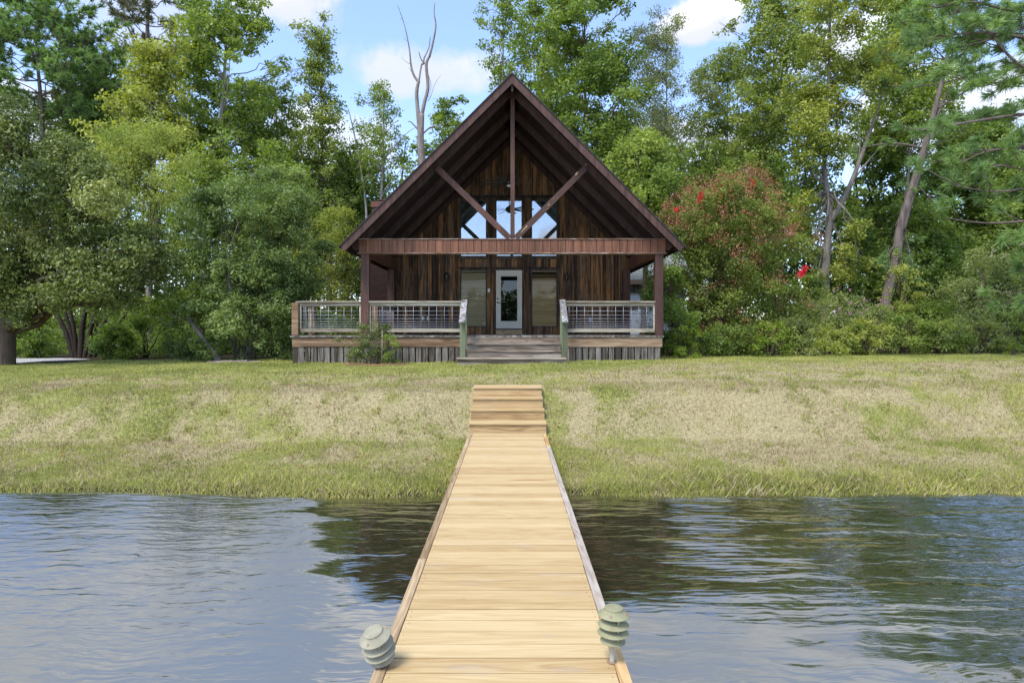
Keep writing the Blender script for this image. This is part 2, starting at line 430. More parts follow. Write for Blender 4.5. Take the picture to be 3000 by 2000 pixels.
# ---------------------------------------------------------------- gravel drive
pts = [(-40, 19.6), (-16, 19.0), (-12.6, 18.9), (-10.6, 19.4), (-10.0, 20.2), (-10.6, 21.4), (-14, 22.4), (-40, 23.5)]
xs = np.arange(-40, -13.3, .6); ysd = np.linspace(0, 1, 7)
lo_e = np.interp(xs, [-40, -18, -15.5, -14.1, -13.4], [20.2, 19.6, 19.4, 19.7, 20.6]); hi_e = np.interp(xs, [-40, -17, -14.1, -13.4], [24, 22.6, 21.6, 20.8])
vv = [(x, a + (b - a) * s, 0) for x, a, b in zip(xs, lo_e, hi_e) for s in ysd]
va = np.array(vv); va[:, 2] = ground_z(va[:, 0], va[:, 1]) + .03
ii = np.arange(len(xs) * 7).reshape(-1, 7)
q = np.stack([ii[:-1, :-1], ii[1:, :-1], ii[1:, 1:], ii[:-1, 1:]], -1).reshape(-1, 4)
m, k, out = new_mat('gravel')
pos = k.new('ShaderNodeNewGeometry').outputs['Position']
vor = k.new('ShaderNodeTexVoronoi', inp={'Vector': pos, 'Scale': 28.0})
c = k.ramp(k.math('ADD', k.math('MULTIPLY', k.noise(pos, 30, 2), .5), k.math('MULTIPLY', vor.outputs['Color'], .5)), [(.2, (.2, .19, .18)), (.8, (.55, .53, .51))])
pbsdf(k, out, c, .9, .2, normal=bump(k, vor.outputs['Distance'], .02))
tag(link('driveway', mesh_from('driveway', va, q.ravel(), np.full(len(q), 4)), m), kind='structure')

# ---------------------------------------------------------------- water
WZ = -.40
m, k, out = new_mat('pond_water')
pos = k.new('ShaderNodeNewGeometry').outputs['Position']
s3 = k.new('ShaderNodeSeparateXYZ', inp={0: pos}); x, y, _ = s3.outputs
wob = k.math('MULTIPLY', k.math('SUBTRACT', k.noise(pos, 1.3, 3, .6), .5), .9)
wob2 = k.math('MULTIPLY', k.math('SUBTRACT', k.noise(k.mapv(pos, (.5, 3.2, 1)), 1.0, 3, .6), .5), 1.5)
# still water round the dock, ruffled further out; edges shaped to the cabin's reflection
edgeL = k.math('ADD', k.math('MULTIPLY', y, -.30), .22)
edgeR = k.math('ADD', k.math('MULTIPLY', y, .27), -.10)
left = k.smooth(k.math('ADD', k.math('SUBTRACT', edgeL, x), wob2), -.10, .35)
right = k.smooth(k.math('ADD', k.math('SUBTRACT', x, edgeR), wob2), -.2, .9)
far_r = k.smooth(k.math('ADD', x, k.math('MULTIPLY', wob2, 1.0)), 2.7, 4.3)
near = k.smooth(k.math('ADD', y, k.math('MULTIPLY', wob2, .5)), 5.2, 4.5)
# heights of the ripples
pw = k.vmath('ADD', pos, k.new('ShaderNodeCombineXYZ', inp={0: 0.0, 1: k.math('MULTIPLY', wob, .4), 2: 0.0}).outputs[0])
fineL = k.noise(k.mapv(pw, (1.6, 6.5, 1)), 1.0, 3, .55, .3)
chop = k.noise(k.mapv(pw, (2.5, 13, 1)), 1.0, 2, .5, .2)
longR = k.noise(k.mapv(pw, (.42, 2.6, 1), rot=(0, 0, R(-7))), 1.0, 2, .45, .35)
still = k.noise(k.mapv(pw, (.9, 4.6, 1)), 1.0, 2, .5)
hL = k.math('ADD', k.math('MULTIPLY', fineL, .011), k.math('MULTIPLY', chop, .0045))
hR = k.math('MULTIPLY', k.math('ADD', k.math('MULTIPLY', longR, .066), k.math('MULTIPLY', chop, .009)), k.math('SUBTRACT', 1.0, k.math('MULTIPLY', near, .55)))
hS = k.math('ADD', k.math('MULTIPLY', still, .014), k.math('MULTIPLY', chop, .004))
h = k.math('ADD', k.math('MULTIPLY', left, hL), k.math('MULTIPLY', right, hR))
h = k.math('ADD', h, k.math('MULTIPLY', k.math('SUBTRACT', 1.0, k.math('MAXIMUM', left, right)), hS))
bn = bump(k, h, 1.0)
# tilt added to the normals by mask, so these areas mirror the higher sky
bias = k.math('MULTIPLY', left, .205)
bias = k.math('MAXIMUM', bias, k.math('MULTIPLY', right, k.math('ADD', .0, k.math('MULTIPLY', far_r, .13))))
band = k.math('MULTIPLY', k.smooth(k.math('ADD', x, k.math('MULTIPLY', wob2, .5)), 1.5, 1.9), k.smooth(k.math('ADD', x, k.math('MULTIPLY', wob2, .5)), 3.0, 2.4))
bias = k.math('MAXIMUM', bias, k.math('MULTIPLY', band, .085))
bias = k.math('MAXIMUM', bias, k.math('MULTIPLY', near, .14))
nn = k.vmath('NORMALIZE', k.vmath('ADD', bn, k.new('ShaderNodeCombineXYZ', inp={0: 0.0, 1: k.math('MULTIPLY', bias, -1.0), 2: 0.0}).outputs[0]))
mud = k.mix(k.noise(pos, .5, 3), (.022, .026, .012, 1), (.035, .034, .015, 1))
gl = k.new('ShaderNodeBsdfGlossy', inp={'Color': (.96, .94, .89, 1), 'Roughness': .05, 'Normal': nn})
df = k.new('ShaderNodeBsdfDiffuse', inp={'Color': mud})
fr = k.new('ShaderNodeFresnel', inp={'IOR': 1.33, 'Normal': nn}).outputs[0]
mx = k.new('ShaderNodeMixShader', inp={0: k.math('ADD', .31, k.math('MULTIPLY', fr, .69))})
k.l.new(df.outputs[0], mx.inputs[1]); k.l.new(gl.outputs[0], mx.inputs[2]); k.l.new(mx.outputs[0], out.inputs[0])
wx = axis([(-200, -20, 20), (-20, 20, 1), (20, 200, 20)]); wy = axis([(-200, -10, 10), (-10, 10, .5)])
WXg, WYg = np.meshgrid(wx, wy); ii = np.arange(len(wx) * len(wy)).reshape(len(wy), len(wx))
q = np.stack([ii[:-1, :-1], ii[:-1, 1:], ii[1:, 1:], ii[1:, :-1]], -1).reshape(-1, 4)
tag(link('pond_water', mesh_from('pond_water', np.stack([WXg, WYg, WXg * 0 + WZ], -1).reshape(-1, 3), q.ravel(), np.full(len(q), 4), smooth=True), m), kind='structure')

# ---------------------------------------------------------------- dock
def stain(k, oc, c, tint):
    d = k.vmath('LENGTH', k.mapv(oc, (1 / .30, 1 / .032, 0), loc=(-.12 / .30, -7.06 / .032, 0))) if False else None
    s = k.new('ShaderNodeSeparateXYZ', inp={0: oc}); X, Y, Z = s.outputs
    n = k.noise(k.mapv(oc, (3, 14, 1)), 1.0, 3)
    u = k.math('DIVIDE', k.math('SUBTRACT', X, .215), .27); v = k.math('DIVIDE', k.math('SUBTRACT', Y, 7.065), .032)
    r = k.math('ADD', k.math('MULTIPLY', u, u), k.math('MULTIPLY', v, v))
    f = k.smooth(k.math('ADD', r, k.math('MULTIPLY', n, .5)), 1.35, .35)
    c = k.mix(k.math('MULTIPLY', f, .8), c, (.26, .095, .014, 1))
    grey = k.smooth(k.noise(k.mapv(oc, (1.5, 5, 1)), 1.0, 4, .65), .56, .74)
    c = k.mix(k.math('MULTIPLY', grey, .42), c, (.33, .28, .23, 1))
    spec = k.smooth(k.new('ShaderNodeTexVoronoi', inp={'Vector': k.mapv(oc, (3.1, 7.2, 1)), 'Scale': 1.0}).outputs['Distance'], .055, .03)
    return k.mix(k.math('MULTIPLY', spec, .45), c, (.16, .10, .05, 1))
PINE = [(.34, .225, .098), (.425, .305, .148), (.49, .37, .195), (.535, .42, .24)]
M_dock = wood('new_pine_boards', PINE, 'x', .50, .6, .25, 1.3, .30, False, stain, .0015, .75)
M_pineR = wood('new_pine_riser', [(.20, .12, .05), (.37, .25, .115), (.46, .33, .165), (.52, .395, .22)], 'x', .9, .6, .3, .8, .25, True)
M_railN = wood('new_pine_edge', [(.34, .19, .075), (.50, .33, .15), (.62, .44, .22)], 'y', 1.1, .6, .3, 1.0, .2, True)
M_railB = wood('brown_weathered_edge', [(.19, .125, .065), (.33, .235, .135), (.44, .335, .205)], 'y', 1.1, .75, .2, 1.0, .3, True)
M_railW = wood('grey_bleached_edge', [(.24, .19, .145), (.38, .33, .275), (.48, .435, .375)], 'y', .8, .8, .2, 1.0, .3, True)
XL, XR = -.652, .565
dock = empty('dock', (-.043, 3, 0), 'long pale new pine dock running from the water to the grassy bank', 'dock')
b = MB(5); y = -2.0; r = random.Random(4)
while y < 10.27:
    w = .138
    y1 = min(y + w, 10.275)
    b.box(XL + .058, XR - .058 + r.uniform(-.002, .002), y, y1 - r.uniform(.0045, .008), -.038, r.uniform(-.0015, .0015)); y += .1415
b.build('deck_boards', M_dock, dock, bevel=.003)
def rail_part(mat, lab, x0, x1, y0, y1, zt, sd):
    b = MB(sd); b.box(x0, x1, y0, y1, -.14, zt); o = b.build('edge_rail', mat, dock, bevel=.003)
    if lab: o['label'] = lab
rail_part(M_railB, 'brown edge rail', XL, XL + .055, -2, 4.62, .004, 6); rail_part(M_railB, 'brown edge rail', XL + .001, XL + .055, 4.625, 7.7, .002, 16); rail_part(M_railB, 'brown edge rail', XL, XL + .055, 7.704, 10.27, .004, 26)
rail_part(M_railW, 'bleached grey edge rail', XR - .055, XR, 3.72, 6.2, .004, 7); rail_part(M_railW, 'bleached grey edge rail', XR - .055, XR - .001, 6.204, 9.1, .002, 17)
rail_part(M_railN, 'new pine edge rail', XR - .056, XR + .001, -2, 3.715, .003, 8); rail_part(M_railN, 'new pine edge rail', XR - .055, XR, 9.104, 10.27, .003, 18)
b = MB(9)
for xx in (XL + .05, -.06, XR - .09): b.box(xx, xx + .038, -1.99, 10.2, -.16, -.042)
for yy in (-1.2, 1.6, 4.4, 7.2):
    for xx in (XL + .09, XR - .18): b.box(xx, xx + .089, yy, yy + .089, -1.9, -.165)
b.build('support_frame', M_railB, dock)
b = MB(10)
for j in range(int(12.2 / .1415)):
    yb = -2 + j * .1415
    for xx in (XL + .085, XR - .085):
        for o in (.04, .1): b.lathe([(0, .0018), (.0028, .0018), (.003, .0012), (.003, -.004)], 6, (xx + r.uniform(-.006, .006), yb + o + r.uniform(-.008, .008), 0), .5)
b.build('screw', plain('screw_heads', (.26, .175, .09), .5, .3), dock)['kind'] = 'stuff'

# steps from the dock up the bank
steps = empty('bank_steps', (-.03, 10.9, 0), 'four pine steps climbing the bank at the far end of the dock', 'steps')
SX0, SX1 = -.655, .575
for i, (yf, zt, y2, ia, ib) in enumerate([(10.29, .163, 10.62, 0, 0), (10.62, .335, 10.80, .006, .012), (10.80, .508, 11.05, .022, .030), (11.05, .668, 11.36, .024, .036)]):
    b = MB(20 + i); b.box(SX0 + ia + .002, SX1 - ib - .002, yf + .010, yf + .048, (.163, .335, .508)[i - 1] + .002 if i else -.06, zt - .038)
    rr = b.build('riser', M_pineR, steps, bevel=.003)
    if i == 3: rr['label'] = 'darker stained top riser'
    b = MB(30 + i); b.box(SX0 + ia, SX1 - ib, yf - .012, yf + .15, zt - .034, zt); b.box(SX0 + ia, SX1 - ib, yf + .155, max(y2 + .06, yf + .24), zt - .034, zt)
    b.build('tread', M_dock, steps, bevel=.004)
for sx in (SX0 + .06, SX1 - .10):
    b = MB(33)
    b.prism([(10.345, -.12), (11.34, -.12), (11.34, .62), (11.115, .62), (11.115, .465), (10.865, .465), (10.865, .29), (10.685, .29), (10.685, .118), (10.35, .118)], 0, .04)
    b.v = [(sx + yy, xx, zz) for (xx, yy, zz) in b.v]; b.f = [f[::-1] for f in b.f]
    b.build('stringer', M_pineR, steps)

# tier lights on the dock
def lamp_metal(name, base, chalk, amt):
    m, k, out = new_mat(name)
    oc = k.new('ShaderNodeTexCoord').outputs['Object']
    a = k.noise(oc, 38, 5, .7); b_ = k.noise(oc, 11, 4, .6)
    c = k.mix(k.smooth(k.noise(oc, 16, 3, .5), .38, .62), tuple(x * .86 for x in base) + (1,), tuple(x * 1.06 for x in base) + (1,))
    c = k.mix(k.math('MULTIPLY', k.smooth(k.math('ADD', k.math('MULTIPLY', a, .5), k.math('MULTIPLY', b_, .5)), .6 - amt, .68 - amt * .6), .8), c, (*chalk, 1))
    pbsdf(k, out, c, .75, .25, normal=bump(k, a, .0006)); return m
def tier_lamp(loc, label, mat, mat_stem, rot, stem, screws):
    t = empty('dock_lamp', loc, label, 'lamp', 'tier lamps on the dock edges'); t.rotation_euler = rot
    H = stem
    tiers = [(0, .062, 0), (.040, .077, 1), (.080, .077, 1), (.121, .077, 2)]
    for (z, rad, kind) in tiers:
        b = MB(3); z += H
        if kind == 2:
            prof = [(.010, z + .012), (rad - .004, z - .006), (rad, z - .004), (rad - .001, z - .001), (.052, z + .017), (.046, z + .024), (.046, z + .031), (.043, z + .034), (0, z + .036)]
        else:
            prof = [(.022, z + .014), (rad - .006, z - .012), (rad - .001, z - .0125), (rad, z - .0095), (rad - .0015, z - .0085), (.044, z + .0135), (.036, z + .0155), (.024, z + .0155)]
        b.lathe(prof, 72); b.sm = [False] * len(b.sm); b.build('lamp_tier', mat, t, local=True)
    for (z, _, kd) in tiers[:3]:
        for q in range(3):
            a = 2 * math.pi * (q / 3) + .55; b = MB(3)
            b.tube([(.052 * math.cos(a), .052 * math.sin(a), H + z + .004), (.052 * math.cos(a), .052 * math.sin(a), H + z + .036)], .0055, 8)
            b.build('spacer', mat, t, local=True)
    b = MB(3); b.lathe([(.026, H + .0), (.026, H + .115)], 20); b.build('lamp_glass', plain('smoky_lamp_glass', (.05, .05, .045), .2, .5), t, local=True)
    m_sc = plain('rusty_screw', (.3, .2, .15), .7, .3, .2)
    for a in screws:
        b = MB(3); b.lathe([(.0075, -.012), (.0075, .002), (.006, .004), (.003, .004), (.003, .001), (0, .001)], 10, (.0605 * math.cos(a), .0605 * math.sin(a), H + .130))
        b.build('cap_screw', m_sc, t, local=True)
    if stem > .05:
        b = MB(3); b.lathe([(.0125, .002), (.0125, H - .055), (.0135, H - .05), (.0135, H - .042), (.0165, H - .04), (.0165, H + .004)], 18); b.build('stem', mat_stem, t, local=True)
    b = MB(3); b.lathe([(0, .007), (.014, .007), (.022, .004), (.023, 0)], 16); b.build('base_flange', plain('rusty_flange', (.22, .15, .10), .8, .2), t, local=True)
    return t
M_lampG = lamp_metal('olive_lamp_paint', (.25, .245, .14), (.50, .47, .40), .0)
M_lampS = lamp_metal('grey_lamp_paint', (.275, .26, .185), (.40, .39, .37), .04)
tier_lamp((.500, 3.185, .002), 'upright olive green tier lamp standing on a thin post', M_lampG, plain('stem_paint', (.40, .38, .31), .7, .3), (R(1), R(1.5), .3), .116, (-2.25, -.75))
tier_lamp((-.618, 3.17, .012), 'tilted grey tier lamp leaning out over the water without a post', M_lampS, None, (R(11), R(-19), .4), .035, (-2.35, .05))
# ---------------------------------------------------------------- cabin
HX, WALL = .05, 22.5
def stain_paint(name, base, peel=0.0, axis='z', weather=.35):
    """brown stained timber, worn and here and there peeled down to the wood"""
    m, k, out = new_mat(name)
    oc = k.new('ShaderNodeTexCoord').outputs['Object']
    tint = k.new('ShaderNodeAttribute', attribute_name='tint').outputs['Fac']
    p = k.vmath('ADD', k.mapv(oc, AX[axis]), k.vmath('SCALE', (11., 5., 19.), tint))
    a = k.noise(p, 1.2, 5, .65, .4); f = k.noise(p, 5, 4, .7); g = k.noise(oc, 2.2, 4, .6)
    c = k.mix(k.smooth(k.math('ADD', k.math('MULTIPLY', a, .6), k.math('MULTIPLY', f, .4)), .36, .66), tuple(x * .55 for x in base) + (1,), tuple(x * 1.35 for x in base) + (1,))
    c = k.mix(k.math('MULTIPLY', k.smooth(g, .55, .72), weather), c, (base[0] * 1.3 + .03, base[1] * 1.5 + .03, base[2] * 1.7 + .03, 1))
    c = k.mix(k.math('MULTIPLY', k.math('SUBTRACT', tint, .5), .35), c, (0, 0, 0, 1)) if False else c
    hv = k.new('ShaderNodeHueSaturation', inp={'Color': c, 'Value': k.math('ADD', .82, k.math('MULTIPLY', tint, .36))}); c = hv.outputs[0]
    sp = k.smooth(k.noise(k.vmath('ADD', oc, (3, 8, 1)), 5.5, 3, .6), .735, .77)
    c = k.mix(k.math('MULTIPLY', sp, .75), c, (.38, .24, .10, 1))
    pbsdf(k, out, c, .62, .3, normal=bump(k, f, .003)); return m
M_rake = stain_paint('brown_stained_rake', (.068, .034, .025), weather=.15)
M_post = stain_paint('brown_stained_post', (.085, .040, .028), axis='z', weather=.15)
M_beam = stain_paint('red_brown_beam_boards', (.145, .062, .033), axis='z', weather=.2)
M_raft = stain_paint('brown_stained_rafter', (.055, .029, .022), weather=.2)
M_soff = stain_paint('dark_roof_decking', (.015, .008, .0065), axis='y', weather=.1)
M_deckwood = wood('grey_weathered_deck', [(.07, .06, .05), (.15, .135, .115), (.24, .22, .19), (.33, .31, .28)], 'y', 1.1, .8, .2, 1, .4)
M_slat = wood('grey_weathered_slats', [(.05, .040, .030), (.12, .105, .085), (.185, .165, .14), (.25, .225, .195)], 'z', 1.25, .8, .2, .8, .45, True)
M_tread = wood('grey_weathered_treads', [(.12, .09, .062), (.24, .195, .145), (.325, .275, .215), (.41, .36, .29)], 'x', 1.2, .8, .2, .8, .3, True)
M_rim = wood('brown_weathered_rim', [(.10, .058, .032), (.19, .118, .066), (.26, .175, .105), (.33, .24, .155)], 'x', 1.1, .75, .2, .7, .3, True)
M_rail = wood('pale_weathered_rail', [(.17, .14, .095), (.29, .255, .185), (.37, .335, .255), (.45, .41, .32)], 'x', 1.0, .75, .2, .8, .3, True)
M_green = wood('green_treated_post', [(.09, .10, .055), (.15, .175, .105), (.21, .235, .15)], 'z', .9, .75, .2, .8, .3, True)
M_grey = wood('silver_weathered_handrail', [(.09, .085, .08), (.20, .19, .185), (.29, .285, .285), (.37, .365, .365)], 'y', 1.5, .8, .2, .9, .3, False)
M_wire = plain('galvanised_wire', (.40, .42, .46), .4, .5, .35, .1)
M_black = plain('black_metal', (.02, .02, .02), .45, .5)
M_door = plain('cream_door_paint', (.55, .50, .385), .45, .4, 0, .04, 2)
M_white = plain('white_plastic', (.7, .68, .62), .5, .4, 0, .05)

def siding_extra(k, oc, c, tint):
    s = k.new('ShaderNodeSeparateXYZ', inp={0: oc}); X, Y, Z = s.outputs
    off = k.vmath('SCALE', (31., 7., 13.), tint)
    p = k.vmath('ADD', k.mapv(oc, (8, 8, .33)), off)
    streak = k.noise(p, 1.15, 4, .62, .7)                       # weather-black streaks against bare orange heartwood
    fl = k.noise(k.vmath('ADD', k.mapv(oc, (2.6, 2.6, .9)), off), 1.0, 3, .6, .5)
    f = k.math('ADD', k.math('MULTIPLY', streak, .75), k.math('MULTIPLY', fl, .35))
    warm = k.smooth(f, .53, .62)
    warm = k.math('MULTIPLY', warm, k.math('ADD', .22, k.math('MULTIPLY', k.smooth(tint, .25, .8), .65)))
    fine = k.noise(k.vmath('ADD', k.mapv(oc, (30, 30, 1.4)), off), 1.0, 4, .7)
    orange = k.ramp(fine, [(.3, (.16, .068, .02)), (.55, (.40, .19, .06)), (.75, (.55, .30, .11))])
    c = k.mix(warm, c, orange)
    black = k.smooth(k.noise(k.vmath('ADD', p, (5, 2, 9)), .9, 4, .65, .6), .56, .70)
    c = k.mix(k.math('MULTIPLY', black, .8), c, (.010, .009, .008, 1))
    return c
M_side = wood('weathered_cedar_siding', [(.026, .017, .011), (.078, .047, .027), (.135, .083, .046), (.20, .13, .078)], 'z', 1.3, .75, .2, .9, .5, True, siding_extra, .004)
M_trim = wood('black_weathered_trim', [(.018, .014, .011), (.045, .034, .025), (.085, .062, .044), (.13, .095, .066)], 'z', 1.2, .75, .2, .9, .45, True)

cabin = empty('cabin', (HX, 20, .77), 'brown timber cabin with a steep open gable porch facing the pond', 'cabin')
P = cabin
def part(b, name, mat, bevel=0, parent=None): return b.build(name, mat, parent or P, bevel=bevel)

# roof
b = MB(41); b.chevron(HX, 17.09, 30.2, 8.425, .032, 4.60, .5); roof_m, k, out = new_mat('dark_roof_shingles')
oc = k.new('ShaderNodeTexCoord').outputs['Object']
br = k.new('ShaderNodeTexBrick', inp={'Vector': k.mapv(oc, (1, 1, 1), rot=(0, 0, R(90))), 'Color1': (.05, .045, .042, 1), 'Color2': (.09, .082, .075, 1), 'Mortar': (.02, .02, .02, 1), 'Scale': 1.0, 'Brick Width': .3, 'Row Height': .1, 'Mortar Size': .008})
pbsdf(k, out, k.mix(k.noise(oc, 30, 3), br.outputs[0], (.03, .03, .03, 1)), .9, .2)
roof = part(b, 'roof', roof_m)
b = MB(42); b.chevron(HX, 17.168, 30.1, 8.390, .068, 4.56, .5)
part(b, 'roof_decking', M_soff, 0, roof)
b = MB(43); b.chevron(HX, 17.122, 17.164, 8.390, .255, 4.555, .5); part(b, 'rake_board', M_rake, .004, roof)
for i, yr in enumerate((17.74, 19.42, 21.1)):
    b = MB(44 + i); b.chevron(HX, yr, yr + .13, 8.319, .258, 4.40, .3 + .2 * i); part(b, 'rafter', M_raft, .004, roof)
b = MB(47); b.chevron(HX, 22.40, 22.46, 8.319, .20, 4.30); part(b, 'wall_rake_trim', M_raft, 0, roof)
b = MB(48); b.box(HX - .025, HX + .025, 17.18, 22.4, 7.95, 8.30); part(b, 'ridge_board', M_raft, 0, roof)
# soffit boards (grooves as fine battens under the decking)
for s in (-1, 1):
    b = MB(49)
    for j in range(34):
        yy = 17.3 + j * .15
        for lo_, hi_ in ((.2, 4.3),):
            b.beam((HX + s * lo_, yy, 8.318 - lo_), (HX + s * hi_, yy, 8.318 - hi_), .012, .012, (0, 1, 0))
    part(b, 'soffit_batten', M_raft, 0, roof)

# front truss: beam, king post, braces, posts
b = MB(51)
bx0, bx1 = HX - 4.19, HX + 4.19
n = 40; w = (bx1 - bx0) / n
for i in range(n):
    b.box(bx0 + i * w + .006, bx0 + (i + 1) * w - .006, 17.690 + b.rng.uniform(0, .004), 17.72, 3.745, 4.10)
b.box(bx0 + .01, bx1 - .01, 17.722, 17.94, 3.74, 4.11, .2)
part(b, 'porch_beam', M_beam, .003)
M_worn = wood('worn_painted_edge', [(.10, .055, .035), (.20, .13, .09), (.34, .29, .24)], 'x', 1.6, .7, .2, 2.0, .3, False)
b = MB(52); b.box(bx0 - .02, bx1 + .02, 17.665, 17.95, 4.102, 4.128, .5); part(b, 'beam_cap', M_worn, .003)
b = MB(53); b.box(bx0 - .035, bx1 + .035, 17.66, 17.95, 3.712, 3.742, .5); part(b, 'beam_trim', M_worn, .003)
for s in (-1, 1):
    b = MB(54 + s); x = HX + s * 4.02
    b.box(x - .11, x + .11, 17.70, 17.92, 1.483, 3.711); part(b, 'porch_post', M_post, .006)
    b = MB(57 + s); x = HX + s * 4.08
    for j in range(21):
        yy = 17.96 + j * .21
        b.box(x - .06, x + .06, yy, yy + .203, 3.745, 4.10)
    b.box(x - .075, x + .075, 17.955, 22.38, 3.712, 3.742); part(b, 'side_beam', M_beam, .003)
    b = MB(60 + s); x = HX - .1 + s * 4.04
    b.box(x - .12, x + .12, 22.20, 22.42, 1.483, 3.711); part(b, 'corner_post', M_post, .005)
b = MB(63); b.box(HX - .045, HX + .07, 17.715, 17.83, 4.13, 8.06); part(b, 'king_post', M_post, .004)
b = MB(64); b.beam((HX - 2.05, 17.70, 6.05), (HX - .07, 17.70, 4.14), .16, .075, (0, 1, 0)); part(b, 'brace', M_post, .004)
def peel(k, oc, c, tint): return c
m, k, out = new_mat('peeling_brown_brace')
oc = k.new('ShaderNodeTexCoord').outputs['Object']
pr = k.mapv(oc, (1, 1, 1), rot=(0, R(45), 0)); pn = k.noise(k.mapv(pr, (1.6, 3, 9)), 1.0, 5, .62, .6); f = k.noise(k.mapv(pr, (4, 9, 30)), 1.0, 4, .7)
sx_ = k.new('ShaderNodeSeparateXYZ', inp={0: oc}).outputs[2]
c = k.mix(f, (.034, .018, .013, 1), (.085, .045, .033, 1))
c = k.mix(k.smooth(pn, .60, .64), c, k.ramp(f, [(.3, (.30, .18, .06)), (.7, (.58, .42, .19))]))
pbsdf(k, out, c, .65, .3, normal=bump(k, f, .003))
b = MB(65); b.beam((HX + 2.0, 17.70, 6.05), (HX + .10, 17.70, 4.14), .16, .075, (0, 1, 0)); tag(part(b, 'brace', m, .004), 'brace with peeling paint')

# walls
def ztop(x): return 8.31 - abs(x - HX)
b = MB(71)
bay0, bay1 = -1.80, 1.72
x = HX - .1 - 4.12
while x < HX - .1 + 4.10:
    w = .20 * b.rng.uniform(.8, 1.25); x1 = min(x + w, HX - .1 + 4.12)
    if x1 > bay0 and x < bay0: x1 = bay0
    inb = x >= bay0 - .001 and x < bay1 - .001
    if inb and x1 > bay1: x1 = bay1
    z0 = 6.28 if inb else 1.485
    yo = b.rng.uniform(0, .008)
    b.prism([(x + .004, z0), (x1 - .004, z0), (x1 - .004, ztop(x1 - .004)), (x + .004, ztop(x + .004))], WALL - .03 + yo, WALL + .02)
    # narrow batten over the joint
    if b.rng.random() < .9: b.prism([(x1 - .022, z0), (x1 + .018, z0), (x1 + .018, ztop(x1 + .018) - .01), (x1 - .022, ztop(x1 - .022) - .01)], WALL - .055, WALL - .031)
    x = x1
part(b, 'wall_siding', M_side)
b = MB(72)
b.prism([(HX - 4.2, .8), (HX + 4.05, .8), (HX + 4.05, 4.1), (HX, 8.2), (HX - 4.2, 4.0)], WALL + .06, WALL + .2)
b.box(HX - 4.2, HX - 4.05, WALL + .22, 29.8, .8, 4.1); b.box(HX + 3.9, HX + 4.05, WALL + .22, 29.8, .8, 4.1)
b.prism([(HX - 4.2, .8), (HX + 4.05, .8), (HX + 4.05, 4.1), (HX, 8.2), (HX - 4.2, 4.0)], 29.82, 29.96)
part(b, 'wall_core', M_trim)
# bay: mullions, headers, panels
WX = [(-1.735, -.815), (-.505, .42), (.725, 1.63)]
b = MB(73)
for (a, c_) in ((bay0, -1.745), (-.805, -.70), (-.69, -.60), (-.598, -.515), (.43, .53), (.535, .64), (.645, .715), (1.64, bay1)):
    b.box(a, c_, WALL - .07 + b.rng.uniform(0, .012), WALL + .05, 1.485, 6.275)
part(b, 'bay_mullion', M_side, .003)
for (z0, z1, pr_) in ((6.135, 6.195, .05), (4.10, 4.17, .09), (3.715, 3.757, .055)):
    for (a, c_) in WX:
        b = MB(74 + int(z0 * 10)); b.box(a - .008, c_ + .008, WALL - pr_, WALL + .05, z0, z1); part(b, 'bay_header', M_trim, .003)
for (z0, z1, pr_) in ((3.76, 3.80, .10), (6.20, 6.30, .085)):
    b = MB(79); b.box(bay0 - .02, bay1 + .02, WALL - pr_, WALL - .0715, z0, z1); part(b, 'bay_header', M_trim, .003)
for j, (a, c_) in enumerate(WX):
    nb = 5; w = (c_ - a) / nb
    for (z0, z1) in ((3.80, 4.10), (1.485, 1.74)):
        if z0 < 2 and j == 1: continue
        b = MB(75 + j)
        for i in range(nb): b.box(a + i * w + .0008, a + (i + 1) * w - .0008, WALL - .02 + b.rng.uniform(0, .006), WALL + .05, z0, z1)
        part(b, 'bay_panel', M_side, 0)

# windows
def glass(name, refl, tintc, rough=.004, gc=.8):
    m, k, out = new_mat(name)
    fr = k.new('ShaderNodeFresnel', inp={'IOR': 1.4}).outputs[0]
    fac = k.math('ADD', refl, k.math('MULTIPLY', fr, 1 - refl))
    gl = k.new('ShaderNodeBsdfGlossy', inp={'Color': (gc, gc * 1.02, gc * 1.06, 1), 'Roughness': rough}); tr = k.new('ShaderNodeBsdfTransparent', inp={'Color': (*tintc, 1)})
    mx = k.new('ShaderNodeMixShader', inp={0: fac}); k.l.new(tr.outputs[0], mx.inputs[1]); k.l.new(gl.outputs[0], mx.inputs[2]); k.l.new(mx.outputs[0], out.inputs[0]); return m
M_glassU = glass('upper_window_glass', .30, (.8, .85, .85)); M_glassL = glass('lower_window_glass', .0, (.9, .9, .85), gc=.45); M_glassD = glass('door_glass', .04, (.5, .52, .55), gc=.6)
M_blind = plain('beige_blind_slats', (.60, .49, .32), .55, .3, 0, .06, 3); M_blind2 = plain('tan_blind_slats', (.62, .43, .22), .55, .3, 0, .14, 2.5); M_blindU = plain('pale_blind_slats', (.50, .49, .45), .55, .3, 0, .05)
M_frame = plain('dark_window_frame', (.035, .030, .025), .5, .4)
M_dark = plain('dark_room', (.012, .012, .012), .9, .1)
